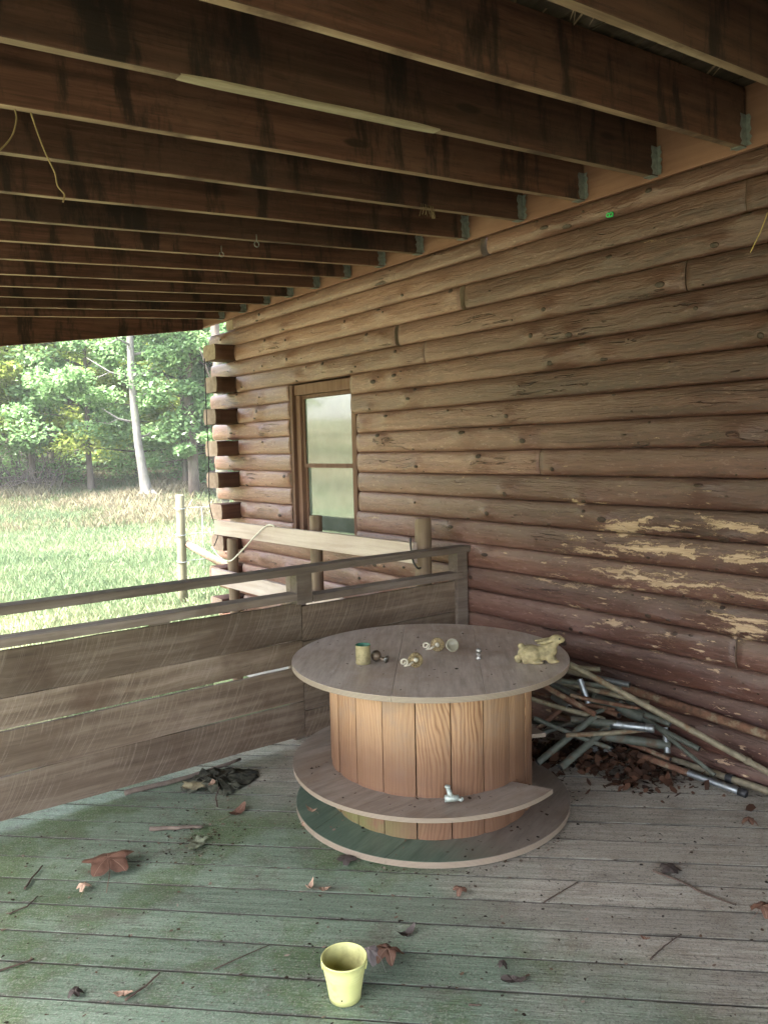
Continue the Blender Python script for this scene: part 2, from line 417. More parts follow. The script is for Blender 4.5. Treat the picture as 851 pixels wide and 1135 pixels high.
M['brass'] = m_plain('tarnished_brass', (.22, .165, .085), .5, .5, .3, 90., .2, spot=(.15, .10, .06), spot_amt=(.55, .65))
M['ivory'] = m_plain('cream_enamel', (.46, .42, .33), .4, 0., .1, 80.)
M['tin'] = m_plain('rusty_tin', (.33, .28, .155), .6, .35, .3, 45., .2, spot=(.19, .12, .06))
M['tin_green'] = m_plain('green_tin_inside', (.035, .15, .09), .5, 0., .3, 40.)
M['bronze'] = m_plain('dull_bronze', (.16, .12, .085), .45, .6, .4, 60.)
M['chrome'] = m_plain('worn_chrome', (.30, .285, .265), .4, .8, .15, 60., 0, spot=(.2, .17, .14), spot_amt=(.58, .7))
M['pewter'] = m_plain('grey_green_cast_metal', (.36, .40, .37), .5, .4, .3, 60., .2)
M['rabbit'] = m_plain('moulded_cream_plaster', (.30, .245, .135), .7, 0., .35, 45., .15, spot=(.23, .19, .09), spot_amt=(.55, .72))
M['eye'] = m_plain('dark_paint_spot', (.02, .015, .012), .4)
M['leaf'] = m_plain('dry_leaf', (.25, .115, .06), .75, 0., .45, 22., .3, spot=(.12, .055, .03))
def m_vein(name, lo, hi, vein):
    t = NT(name)
    o = t.obj(); so = t.sep(o)
    v = t.add(o, t.comb(t.math('MULTIPLY', t.orand(), 17.), 0., 0.))
    n = t.noise(v, 30., 6., .7); n2 = t.noise(v, 9., 4., .6)
    c = t.ramp(n2, [(.3, lo), (.7, hi)])
    a = t.math('ARCTAN2', so[1], so[0])
    f = t.math('ABSOLUTE', t.math('SINE', t.math('MULTIPLY', a, 2.5)))
    rr = t.math('SQRT', t.math('ADD', t.math('MULTIPLY', so[0], so[0]), t.math('MULTIPLY', so[1], so[1])))
    d = t.math('MULTIPLY', f, rr)
    k = t.rng(d, .0035, .0012)
    c = t.mix(t.math('MULTIPLY', k, .7), c, vein)
    c = t.mix(t.rng(n, .52, .7, 0., .6), c, tuple(x * .45 for x in lo))
    return t.done(c, .7, 0., t.bump(t.math('SUBTRACT', n, t.math('MULTIPLY', k, -1.)), .5, .003), .3)
M['leaf'] = m_vein('dry_leaf_veined', (.085, .042, .028), (.19, .098, .064), (.29, .185, .13))
M['leaf_pale'] = m_plain('faded_leaf', (.36, .235, .165), .8, 0., .35, 25., .3)
M['leaf_dark'] = m_plain('rotting_leaf', (.055, .042, .036), .7, 0., .5, 30., .3)
M['leaf_grey'] = m_plain('grey_leaf', (.24, .20, .195), .8, 0., .3, 30., .3)
M['litter'] = m_leafcard('leaf_litter', [(0.0175, 0.0094, 0.0067), (0.0385, 0.0202, 0.0135), (0.0700, 0.0338, 0.0210), (0.1190, 0.0612, 0.0390)], .05)
M['crumb'] = m_leafcard('crumbs', [(.02, .016, .013), (.04, .03, .022), (.09, .055, .035), (.28, .22, .18)], .0)
M['bark_slab'] = m_plain('mossy_bark', (.05, .05, .034), .95, 0., .8, 45., 1., spot=(.03, .025, .018))
M['bark_under'] = m_plain('pale_bark', (.20, .17, .10), .95, 0., .4, 40., .8)
M['twig'] = m_plain('twig_bark', (.07, .048, .036), .9, 0., .4, 40.)
M['stick'] = m_plain('grey_stick', (.13, .098, .078), .9, 0., .35, 25., .4)
M['lichen'] = m_plain('lichen_flake', (.17, .185, .12), .95, 0., .4, 50., .8)
M['cable_white'] = m_plain('white_cable', (.62, .57, .5), .5)
M['vine'] = m_plain('dry_vine', (.19, .125, .06), .85)
M['straw'] = m_plain('yellow_straw', (.36, .25, .095), .7)
M['tuft'] = m_plain('dull_straw', (.15, .095, .055), .8)
M['clip'] = m_plain('green_plastic', (.04, .42, .12), .4)
M['wire'] = m_plain('fence_wire', (.25, .27, .28), .5, .6)
M['concrete'] = m_plain('foundation_block', (.26, .25, .235), .95, 0., .2, 6., .4)
M['ground'] = m_ground()
M['bark_pale'] = m_bark('pale_bark_trunk', (0.0935, 0.0868, 0.0770), (0.1980, 0.1876, 0.1738))
M['bark_dark'] = m_bark('dark_bark_trunk', (0.0562, 0.0450, 0.0375), (0.1275, 0.1050, 0.0900))
M['fol_a'] = m_leafcard('maple_leaves', [(.085, .155, .07), (.14, .245, .10), (.19, .31, .125), (.26, .38, .15)], .55)
M['fol_b'] = m_leafcard('yellowgreen_leaves', [(.12, .18, .045), (.19, .265, .06), (.27, .33, .075), (.36, .36, .085)], .55)
M['grass'] = m_leafcard('grass_blades', [(0.0962, 0.1400, 0.0740), (0.1406, 0.1880, 0.0999), (0.1850, 0.2120, 0.1221), (0.2516, 0.2480, 0.1480)], .35)
M['meadow'] = m_leafcard('dry_meadow', [(0.0888, 0.1280, 0.0592), (0.1184, 0.1400, 0.0703), (0.1554, 0.1320, 0.0851), (0.1998, 0.1760, 0.1147)], .3)
M['brush'] = m_plain('dead_brush', (.10, .08, .075), .9, 0., .4, 3.)
def m_glass():
    t = NT('dusty_window_glass')
    o = t.obj()
    n = t.noise(o, 3., 5., .6); f = t.noise(o, 30., 3., .6)
    c = t.mix(t.rng(n, .35, .7), (.085, .11, .095), (.15, .18, .16))
    return t.done(c, t.rng(f, .3, .7, .03, .09), 0., None, .5, IOR=1.95)
M['glass'] = m_glass()
def m_clear():
    t = NT('cloudy_glass')
    return t.done((.36, .33, .24), .2, 0., None, .5, **{'Transmission Weight': .35, 'IOR': 1.45})
M['cloudy'] = m_clear()

# ------------------------------------------------------------------ mesh helpers
class MB:
    def __init__(s):
        s.v = []; s.f = []; s.mi = []; s.sm = []
    def add(s, vs, fs, mi=0, smooth=False):
        b = len(s.v)
        s.v += [tuple(x) for x in vs]
        for f in fs:
            s.f.append(tuple(i + b for i in f)); s.mi.append(mi); s.sm.append(smooth)
    def box(s, lo, hi, mi=0, mat=None, bev=0.):
        x0, y0, z0 = lo; x1, y1, z1 = hi
        if bev:
            bm = bmesh.new()
            bmesh.ops.create_cube(bm, size=1.)
            for v in bm.verts:
                v.co = Vector(((x0 + x1) / 2 + v.co.x * (x1 - x0), (y0 + y1) / 2 + v.co.y * (y1 - y0), (z0 + z1) / 2 + v.co.z * (z1 - z0)))
            bmesh.ops.bevel(bm, geom=list(bm.edges), offset=bev, segments=2, affect='EDGES', profile=.6)
            s.bm(bm, mi, mat); return
        vs = [Vector(p) for p in ((x0, y0, z0), (x1, y0, z0), (x1, y1, z0), (x0, y1, z0), (x0, y0, z1), (x1, y0, z1), (x1, y1, z1), (x0, y1, z1))]
        if mat is not None: vs = [mat @ v for v in vs]
        s.add(vs, [(0, 3, 2, 1), (4, 5, 6, 7), (0, 1, 5, 4), (1, 2, 6, 5), (2, 3, 7, 6), (3, 0, 4, 7)], mi)
    def bm(s, bm, mi=0, mat=None, smooth=False):
        bm.verts.ensure_lookup_table()
        for i, v in enumerate(bm.verts): v.index = i
        s.add([(mat @ v.co) if mat is not None else v.co.copy() for v in bm.verts], [[v.index for v in f.verts] for f in bm.faces], mi, smooth)
        bm.free()
    def tube(s, pts, rad, seg=10, mi=0, cap=True, smooth=True, jit=0.):
        pts = [Vector(p) for p in pts]
        if not isinstance(rad, (list, tuple)): rad = [rad] * len(pts)
        n = len(pts)
        T = [((pts[min(i + 1, n - 1)] - pts[max(i - 1, 0)]).normalized()) for i in range(n)]
        a = Vector((0, 0, 1)) if abs(T[0].z) < .9 else Vector((1, 0, 0))
        U = (a - T[0] * a.dot(T[0])).normalized()
        vs = []
        for i in range(n):
            U = (U - T[i] * U.dot(T[i])).normalized()
            W = T[i].cross(U)
            for k in range(seg):
                q = 2 * PI * k / seg
                rr = rad[i] * (1 + (random.uniform(-jit, jit) if jit else 0))
                vs.append(pts[i] + (U * math.cos(q) + W * math.sin(q)) * rr)
        fs = []
        for i in range(n - 1):
            for k in range(seg):
                k2 = (k + 1) % seg
                fs.append((i * seg + k, i * seg + k2, (i + 1) * seg + k2, (i + 1) * seg + k))
        s.add(vs, fs, mi, smooth)
        if cap:
            b = len(s.v) - len(vs)
            s.f.append(tuple(b + k for k in reversed(range(seg)))); s.mi.append(mi); s.sm.append(False)
            s.f.append(tuple(b + (n - 1) * seg + k for k in range(seg))); s.mi.append(mi); s.sm.append(False)
    def lathe(s, prof, seg=48, mi=0, mat=None, smooth=True, mis=None):
        vs = []
        for (r, z) in prof:
            for k in range(seg):
                q = 2 * PI * k / seg
                vs.append(Vector((r * math.cos(q), r * math.sin(q), z)))
        if mat is not None: vs = [mat @ v for v in vs]
        b = len(s.v)
        s.v += [tuple(v) for v in vs]
        for i in range(len(prof) - 1):
            for k in range(seg):
                k2 = (k + 1) % seg
                s.f.append((b + i * seg + k, b + i * seg + k2, b + (i + 1) * seg + k2, b + (i + 1) * seg + k))
                s.mi.append(mis[i] if mis else mi); s.sm.append(smooth)
    def ball(s, c, r, mi=0, u=12, v=8, smooth=True, rot=None):
        if not isinstance(r, (tuple, list)): r = (r, r, r)
        bm = bmesh.new()
        bmesh.ops.create_uvsphere(bm, u_segments=u, v_segments=v, radius=1.)
        m = Matrix.Translation(c) @ (rot.to_4x4() if rot is not None else Matrix.Identity(4)) @ Matrix.Diagonal((*r, 1))
        s.bm(bm, mi, m, smooth)
    def build(s, name, mats, parent=None, loc=None, rot=None):
        me = bpy.data.meshes.new(name)
        me.from_pydata(s.v, [], s.f)
        if not isinstance(mats, (list, tuple)): mats = [mats]
        for m in mats: me.materials.append(m)
        me.polygons.foreach_set('material_index', s.mi)
        me.polygons.foreach_set('use_smooth', s.sm)
        me.update()
        o = bpy.data.objects.new(name, me)
        COL.objects.link(o)
        if parent is not None: o.parent = parent
        if loc is not None: o.location = loc
        if rot is not None: o.rotation_euler = rot
        return o

def tag(o, label=None, cat=None, group=None, kind=None):
    if label: o['label'] = label
    if cat: o['category'] = cat
    if group: o['group'] = group
    if kind: o['kind'] = kind
    return o
def thing(name, label, cat, loc=(0, 0, 0), rz=0., group=None):
    o = bpy.data.objects.new(name, None)
    o.empty_display_size = .1
    COL.objects.link(o)
    o.location = loc; o.rotation_euler = (0, 0, rz)
    return tag(o, label, cat, group)
def nz(*a): return mnoise.noise(Vector(a))
def cards(name, mat, V, F, tint, parent=None):
    """V (n,k,3) polygons with k corners, tint (n,)"""
    n, k = V.shape[0], V.shape[1]
    me = bpy.data.meshes.new(name)
    me.vertices.add(n * k); me.vertices.foreach_set('co', V.reshape(-1).astype(np.float32))
    me.loops.add(n * k); me.loops.foreach_set('vertex_index', np.arange(n * k, dtype=np.int32))
    me.polygons.add(n); me.polygons.foreach_set('loop_start', np.arange(0, n * k, k, dtype=np.int32))
    me.polygons.foreach_set('loop_total', np.full(n, k, dtype=np.int32))
    me.update(calc_edges=True)
    at = me.attributes.new('tint', 'FLOAT', 'FACE')
    at.data.foreach_set('value', tint.astype(np.float32))
    me.materials.append(mat)
    o = bpy.data.objects.new(name, me); COL.objects.link(o)
    if parent is not None: o.parent = parent
    return o

# ------------------------------------------------------------------ camera
H = 1.545
cam = bpy.data.cameras.new('camera')
cam.sensor_fit = 'HORIZONTAL'; cam.sensor_width = 36.
cam.lens = 874.114 / 851 * 36
cam.clip_start = .05; cam.clip_end = 2000
co = bpy.data.objects.new('camera', cam); COL.objects.link(co)
yaw, pit, rol = .6617222, .08221226, -.02281864
Fv = Vector((math.sin(yaw) * math.cos(pit), math.cos(yaw) * math.cos(pit), -math.sin(pit)))
r0 = Vector((math.cos(yaw), -math.sin(yaw), 0)); u0 = r0.cross(Fv)
rv = r0 * math.cos(rol) + u0 * math.sin(rol); uv = u0 * math.cos(rol) - r0 * math.sin(rol)
co.matrix_world = Matrix(((rv.x, uv.x, -Fv.x, 0), (rv.y, uv.y, -Fv.y, 0), (rv.z, uv.z, -Fv.z, H), (0, 0, 0, 1)))
S.camera = co

# ------------------------------------------------------------------ light
SUN_EL, SUN_AZ = R(58), R(-82)       # azimuth from +Y towards +X
w = bpy.data.worlds.new('World'); S.world = w; w.use_nodes = True
wt = w.node_tree; wt.nodes.clear()
sky = wt.nodes.new('ShaderNodeTexSky'); sky.sky_type = 'NISHITA'; sky.sun_disc = False
sky.sun_elevation = SUN_EL; sky.sun_rotation = SUN_AZ
sky.air_density = 1.0; sky.dust_density = 3.5; sky.ozone_density = 1.
bg = wt.nodes.new('ShaderNodeBackground'); bg.inputs[1].default_value = .15
wo = wt.nodes.new('ShaderNodeOutputWorld')
hs = wt.nodes.new('ShaderNodeHueSaturation'); hs.inputs['Saturation'].default_value = .6
wt.links.new(sky.outputs[0], hs.inputs['Color']); wt.links.new(hs.outputs[0], bg.inputs[0]); wt.links.new(bg.outputs[0], wo.inputs[0])
sl = bpy.data.lights.new('sun', 'SUN'); sl.energy = 5.0; sl.angle = R(18); sl.color = (1., .96, .9)
so = bpy.data.objects.new('sun', sl); COL.objects.link(so)
sd = Vector((math.sin(SUN_AZ) * math.cos(SUN_EL), math.cos(SUN_AZ) * math.cos(SUN_EL), math.sin(SUN_EL)))
so.rotation_euler = sd.to_track_quat('Z', 'Y').to_euler()
so.location = (-10, 5, 20)
S.view_settings.view_transform = 'Standard'
S.view_settings.look = 'None'
S.view_settings.exposure = 3.45
S.view_settings.gamma = 1.0
S.render.engine = 'CYCLES'
cy = S.cycles
cy.use_denoising = True
try: cy.denoiser = 'OPENIMAGEDENOISE'
except Exception: pass
cy.max_bounces = 8; cy.diffuse_bounces = 6; cy.glossy_bounces = 3; cy.transmission_bounces = 4
cy.sample_clamp_indirect = 6.0
cy.caustics_reflective = False; cy.caustics_refractive = False

# ------------------------------------------------------------------ terrain
def gz(x, y):
    d = math.hypot(x, y)
    return float(np.interp(d, [0, 11, 25, 33, 42, 70, 200], [-.55, -.55, -.1, .6, 1.9, 4.2, 9.])) + .05 * nz(x * .25, y * .25, 3.) * min(1, max(0, (d - 6) / 6))
def ground():
    mb = MB()
    xs = np.unique(np.concatenate([np.linspace(-160, -40, 25), np.linspace(-40, 40, 81), np.linspace(40, 160, 25)]))
    ny = len(xs)
    for y in xs:
        for x in xs: mb.v.append((x, y, gz(x, y)))
    for j in range(ny - 1):
        for i in range(ny - 1):
            mb.f.append((j * ny + i, j * ny + i + 1, (j + 1) * ny + i + 1, (j + 1) * ny + i)); mb.mi.append(0); mb.sm.append(True)
    tag(mb.build('ground', M['ground']), kind='structure')
ground()

# ------------------------------------------------------------------ deck (diagonal boards)
DA = R(45.)
def deck():
    X0, X1, Y0, Y1 = -1.7, 3.335, -4.6, 3.62
    pitch, gap = .149, .007
    c, s = math.cos(R(135)), math.sin(R(135))        # board direction (-.707,.707)
    rect = [(X0, Y0), (X1, Y0), (X1, Y1), (X0, Y1)]
    def clip(poly, a, b, d, sign):
        out = []
        for i in range(len(poly)):
            p, q = poly[i], poly[(i + 1) % len(poly)]
            fp = sign * (a * p[0] + b * p[1] - d); fq = sign * (a * q[0] + b * q[1] - d)
            if fp >= 0: out.append(p)
            if (fp >= 0) != (fq >= 0):
                k = fp / (fp - fq); out.append((p[0] + k * (q[0] - p[0]), p[1] + k * (q[1] - p[1])))
        return out
    h = math.sqrt(.5)
    mb = MB()
    for i in range(-75, 60):
        s0 = 2.436 + i * pitch
        poly = clip(rect, h, h, s0 + gap / 2, 1)
        if poly: poly = clip(poly, h, h, s0 + pitch - gap / 2, -1)
        if len(poly) < 3: continue
        bm = bmesh.new()
        dz = random.uniform(-.0025, .0)
        top = [bm.verts.new((x, y, dz)) for x, y in poly]
        bot = [bm.verts.new((x, y, -.032)) for x, y in poly]
        n = len(poly)
        f = bm.faces.new(top)
        bm.faces.new(list(reversed(bot)))
        for k in range(n): bm.faces.new((top[k], bot[k], bot[(k + 1) % n], top[(k + 1) % n]))
        bmesh.ops.recalc_face_normals(bm, faces=list(bm.faces))
        bmesh.ops.bevel(bm, geom=[e for e in f.edges], offset=.0022, segments=2, affect='EDGES', profile=.5)
        inv = Matrix.Rotation(-R(135), 4, 'Z')
        mb.bm(bm, 0, inv)
    o = mb.build('deck', M['deck'], rot=(0, 0, R(135)))
    tag(o, kind='structure')
    g = MB()
    g.add([(X0 + .01, Y0 + .01, -.016), (X1 - .01, Y0 + .01, -.016), (X1 - .01, Y1 - .01, -.016), (X0 + .01, Y1 - .01, -.016)], [(0, 1, 2, 3)])
    tag(g.build('gap_shade', M['gap_shade']), kind='stuff')  # dark sheet added under the boards so the gaps look shaded
    f = MB()
    f.box((X0, Y1 + .003, -.25), (X1, Y1 + .04, -.012)); f.box((X0 - .04, Y0, -.25), (X0 - .003, Y1 + .04, -.012))
    for yy in (-2.4, -1., .6, 2.2, 3.3): f.box((X0, yy, -.22), (X1, yy + .04, -.036))
    tag(f.build('deck_frame', M['rail']), kind='structure')
deck()

# ------------------------------------------------------------------ log house
WX, LH, ZT = 3.386, .1421, 2.649
house = thing('log_house', 'brown log house wall with interlocked corner logs and one sash window', 'house', (WX, 5., 0))
def edge_j(k, y): return .0045 * nz(k * 7.31, y * .9, 1.7) + .002 * nz(k * 3.1, y * 3.3, 8.)
def tilt(y, z): return -.026 * min(1, max(0, (y - 2) / 4.5)) * max(0., (z - 1.2) / 1.3)
KN = random.Random(21)
def log_piece(k, y0, y1, top=None, bulge=.046, name='wall_log', endmat='logend'):
    zt = ZT - LH * k; zb = zt - LH
    if top is not None: zt = top
    L = y1 - y0; zc = (zt + zb) / 2
    nx = max(4, int(L / .035))
    A = 13
    mb = MB(); vs = []
    knots = []
    q = y0 + KN.uniform(.05, .6)
    while q < y1 - .06:
        knots.append((q, KN.uniform(-60, 55), KN.choice((.006, .008, .010, .014, .020, .028, .034))))
        q += KN.choice((.06, .12, .2, .3, .5, .8)) * KN.uniform(.8, 1.3)
    def surf(y, a):
        t = edge_j(k, y) * max(0, math.sin(a)) + edge_j(k + 1, y) * max(0, -math.sin(a))
        b = bulge * (1 + .14 * nz(y * .7, k * 5.1, 0.) + .06 * nz(y * 4., k * 2.2, a))
        for (ky, ka, kr) in knots:
            d2 = ((y - ky) / (kr * 2.4)) ** 2 + ((a - R(ka)) * .071 / (kr * 2.)) ** 2
            if d2 < 6: b += (.005 + .85 * kr) * math.exp(-d2)
        cz = math.sin(a); ca = max(0., math.cos(a)) ** .5
        return (b * ca, (zt - zb) / 2 * cz + t + tilt(y, zc))
    for i in range(nx + 1):
        y = y0 + L * i / nx
        for j in range(A):
            a = -PI / 2 + PI * j / (A - 1)
            b, z = surf(y, a)
            vs.append((y - (y0 + y1) / 2, b, z))
        for j in range(1, 6):
            a = PI / 2 + PI * j / 6
            vs.append((y - (y0 + y1) / 2, -.13 + .05 * math.cos(a) * 1., (zt - zb) / 2 * math.sin(a) * .98 + tilt(y, zc)))
    n = A + 5
    fs = []
    for i in range(nx):
        for j in range(n):
            j2 = (j + 1) % n
            fs.append((i * n + j, (i + 1) * n + j, (i + 1) * n + j2, i * n + j2))
    mb.add(vs, fs, 0, True)
    mb.f.append(tuple(range(n))); mb.mi.append(1); mb.sm.append(False)
    mb.f.append(tuple(nx * n + j for j in reversed(range(n)))); mb.mi.append(1); mb.sm.append(False)
    for (ky, ka, kr) in knots:
        b, z = surf(ky, R(ka))
        nrm = Vector((0, math.cos(R(ka)), math.sin(R(ka)) * .6)).normalized()
        rot = nrm.to_track_quat('Z', 'Y').to_matrix()
        if KN.random() < .12: continue
        mb.ball((ky - (y0 + y1) / 2, b - .0015, z), (min(.017, kr * .65) * KN.uniform(.8, 1.9), min(.012, kr * .5) * KN.uniform(.7, 1.3), .004), 2, 9, 6, True, rot)
    # local x runs along world +Y, local y points out of the wall (world -X)
    o = mb.build(name, [M['log'], M[endmat], M['knot']])
    o.parent = house
    o.rotation_euler = (0, 0, PI / 2)
    o.location = (0, (y0 + y1) / 2 - 5., zc)
    return o
YN, YB, YP = -4.6, 6.42, 6.90
joints = {-1: [(3.30, .05)], 0: [(1.755, .002)], 1: [(3.49, .036)], 2: [(2.03, .004), (4.125, .036)], 3: [(3.85, .002)], 5: [(.6, .003)],
          8: [(2.9, .002)], 10: [(.2, .003)], 14: [(1.77, .007)], 16: [(3.0, .003)]}
for k in range(-1, 20):
    far = YB - .004 if (k % 2) else YP + random.uniform(-.04, .05)
    cuts = []
    for (y, g) in joints.get(k, []): cuts.append((y - g / 2, y + g / 2))
    if 4 <= k <= 12:
        cuts.append(((4.665 if k in (4, 5) else 4.60 if k < 11 else 4.63) + random.uniform(-.005, .005), 5.52 + random.uniform(-.008, .008)))
    cuts.sort()
    a = YN
    for c0, c1 in cuts:
        log_piece(k, a, c0, 2.754 if k == -1 else None, .037 if k >= 0 else .045, 'wall_log', 'dark_end'); a = c1
    log_piece(k, a, far, 2.754 if k == -1 else None, .037 if k >= 0 else .045)
# dark backing so wall joints never show daylight
bk = MB(); bk.box((.15, YN - 5, -.6), (.2, 4.6 - 5, 2.9)); bk.box((.15, 5.55 - 5, -.6), (.2, 6.55 - 5, 2.9))
bk.box((.15, 4.6 - 5, -.6), (.2, .55, .78)); bk.box((.15, 4.6 - 5, 2.06), (.2, .55, 2.9))
bk.build('inner_lining', M['logside'], house)
# end wall: logs at right angles, every other course runs out past the corner
for k in range(-1, 20):
    zt = ZT - LH * k - .02; zb = zt - LH + .004
    out = (k % 2 == 1 and k > 0)
    x0 = 3.15 + random.uniform(-.015, .025) if out else WX + .02
    x1 = 9.5
    mb = MB(); prof = []
    hh = (zt - zb) / 2
    for j in range(9):
        a = -PI / 2 + PI * j / 8
        prof.append((-.10 - .022 * max(0, math.cos(a)) ** .7, hh * math.sin(a) * (.97 if j in (0, 8) else 1.)))
    for j in range(9):
        a = PI / 2 - PI * j / 8
        prof.append((.09 + .03 * max(0, math.cos(a)) ** .7, hh * math.sin(a)))
    nn = len(prof); xs = [x0, x0 + .06, x0 + .16, x0 + .3, x0 + 1, x0 + 3, x1]
    vs = [(x - x0, p[0] + .004 * nz(x * 3, k, j), p[1]) for x in xs for j, p in enumerate(prof)]
    fs = []
    for i in range(len(xs) - 1):
        for j in range(nn):
            j2 = (j + 1) % nn
            fs.append((i * nn + j, i * nn + j2, (i + 1) * nn + j2, (i + 1) * nn + j))
    mb.add(vs, fs, 0, True)
    mb.f.append(tuple(reversed(range(nn)))); mb.mi.append(1); mb.sm.append(False)
    mb.f.append(tuple((len(xs) - 1) * nn + j for j in range(nn))); mb.mi.append(1); mb.sm.append(False)
    o = mb.build('corner_log', [M['logside'], M['logend']], house)
    o.location = (x0 - WX, YB + .125 - 5., (zt + zb) / 2)
fd = MB(); fd.box((.0, YN - 5, -.9), (.18, 6.75 - 5, -.197)); fd.box((.18, 6.58 - 5, -.9), (6.1, 6.75 - 5, -.197))
fd.build('foundation', M['concrete'], house)
# window (local frame: x out of wall negative)
def window():
    wroot = MB()
    ya, yb, za, zb = 4.655, 5.515, .785, 2.055
    x = .0
    fr = MB()
    fr.box((.0, ya, za + .03), (.06, ya + .055, zb - .085), bev=.004)
    fr.box((.0, yb - .105, za + .03), (.06, yb - .045, zb - .085), bev=.004)
    fr.box((-.012, ya, zb - .082), (.06, yb - .045, zb - .002), bev=.004)
    f = fr.build('window', M['trim'], house); f.location = (0, -5, 0)
    jb = MB(); jb.box((-.03, yb - .042, za), (.12, yb - .004, zb - .002), bev=.004)
    jb.build('jamb', M['trim'], f)
    si = MB(); si.box((-.075, ya - .0, za - .012), (.06, yb - .045, za + .027), bev=.004)
    si.build('sill', M['plank'], f)
    y0, y1 = ya + .057, yb - .107
    zm = 1.405
    for (nm, z0, z1, xo) in (('upper_sash', zm - .01, zb - .085, .022), ('lower_sash', za + .032, zm + .022, .034)):
        sa = MB()
        t = .028
        sa.box((xo, y0, z0), (xo + .03, y0 + t, z1)); sa.box((xo, y1 - t, z0), (xo + .03, y1, z1))
        sa.box((xo + .001, y0 + t, z0), (xo + .029, y1 - t, z0 + t + .004)); sa.box((xo + .001, y0 + t, z1 - t), (xo + .029, y1 - t, z1))
        so_ = sa.build(nm, M['trim'], f)
        g = MB(); g.box((xo + .012, y0 + t - .002, z0 + t), (xo + .018, y1 - t + .002, z1 - t + .002))
        # panes belong to the window
        g.build('pane', M['glass'], f)
    bkk = MB(); bkk.box((.09, ya - .02, za - .05), (.1, yb, zb + .02)); bkk.build('blind', M['trim'], f)
window()

# ------------------------------------------------------------------ porch roof
SL = .0673
roof = thing('porch_roof', 'open dark timber porch ceiling of parallel joists hung on a pale ledger', 'porch roof', (3.35, 0, 2.75))
ZL0 = 2.775
def zled(y): return 2.762 - .0082 * (y - 1.6)
lb = MB()
ys = [-4.6, 7.16]
q = []
for y in ys:
    for (x, z) in ((.0, zled(y) - 2.75), (.042, zled(y) - 2.75), (.042, zled(y) + .29 - 2.75), (.0, zled(y) + .29 - 2.75)): q.append((x, y, z))
lb.add(q, [(0, 1, 2, 3), (7, 6, 5, 4), (0, 4, 5, 1), (1, 5, 6, 2), (2, 6, 7, 3), (3, 7, 4, 0)])
lb.build('ledger', M['ledger'], roof)
JX0 = -1.65
jys = [-4.4, -3.99, -3.59, -3.18, -2.78, -2.37, -1.97, -1.56, -1.15, -.74, -.33, .1, .52, .94, 1.36, 1.774, 2.194, 2.608, 3.015, 3.454, 3.863, 4.252, 4.649, 5.044, 5.418, 5.786, 6.19, 6.6]
JR = random.Random(5)
def joist_mesh(L, seed, depth=.235, th=.038):
    mb = MB(); n = 40; vs = []
    for i in range(n + 1):
        x = -L * i / n
        d = .004 * nz(x * 1.1, seed, 2.); dz = .003 * nz(x * 2., seed, 7.)
        e = .0025
        for (yy, zz) in ((-th / 2 + e, 0), (th / 2 - e, 0), (th / 2, e), (th / 2, depth), (-th / 2, depth), (-th / 2, e)):
            vs.append((x, yy + d, zz + dz))
    fs = []
    for i in range(n):
        for j in range(6):
            j2 = (j + 1) % 6
            fs.append((i * 6 + j, i * 6 + j2, (i + 1) * 6 + j2, (i + 1) * 6 + j))
    mb.add(vs, fs)
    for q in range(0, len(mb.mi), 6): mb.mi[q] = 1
    mb.f += [tuple(range(5, -1, -1)), tuple(n * 6 + j for j in range(6))]; mb.mi += [0, 0]; mb.sm += [False, False]
    return mb
for i, y in enumerate(jys):
    L = 3.347 - JX0
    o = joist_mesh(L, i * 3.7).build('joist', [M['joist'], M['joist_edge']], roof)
    o.location = (-.003, y, zled(y) + .012 - 2.75)
    o.rotation_euler = (0, -math.atan(SL), 0)
    # crimped metal hanger holding the wall end
    hg = MB()
    for sgn in (-1, 1):
        n = 9
        zs = [.004 + .125 * k / (n - 1) for k in range(n)]
        y0 = sgn * .0215
        for k in range(n - 1):
            w0 = .05 + .006 * math.sin(k * 2.3 + i); w1 = .05 + .006 * math.sin((k + 1) * 2.3 + i)
            b0 = sgn * (.002 + .002 * math.sin(k * 1.9)); b1 = sgn * (.002 + .002 * math.sin((k + 1) * 1.9))
            hg.add([(-w0, y0 + b0, zs[k]), (-.001, y0, zs[k]), (-.001, y0, zs[k + 1]), (-w1, y0 + b1, zs[k + 1])], [(0, 1, 2, 3)])
            f0 = .022 + .006 * math.sin(k * 2.7 + i); f1 = .022 + .006 * math.sin((k + 1) * 2.7 + i)
            hg.add([(-.0015, y0, zs[k]), (-.006, y0 + sgn * f0, zs[k]), (-.006, y0 + sgn * f1, zs[k + 1]), (-.0015, y0, zs[k + 1])], [(0, 1, 2, 3)])
    hg.box((-.052, -.0225, -.0035), (-.001, .0225, -.001))
    h = hg.build('joist_hanger', M['galv'], o)
# outermost tapered edge board
eb = MB()
def zj(x): return zled(7.03) + .012 - 2.75 + SL * x
vs = []
for (x, zb_) in ((-.003, -.055), (-1.78, -.315), (-4.98, -.60)):
    for yy in (7.02, 7.06):
        vs += [(x, yy, zb_ - 0.0), (x, yy, zj(x) + .235)]
fs = []
for i in range(2):
    a = i * 4; b = a + 4
    fs += [(a, b, b + 1, a + 1), (a + 2, a + 3, b + 3, b + 2), (a, a + 2, b + 2, b), (a + 1, b + 1, b + 3, a + 3)]
fs += [(0, 1, 3, 2), (8, 10, 11, 9)]
eb.add(vs, fs); eb.build('edge_board', M['joist'], roof)
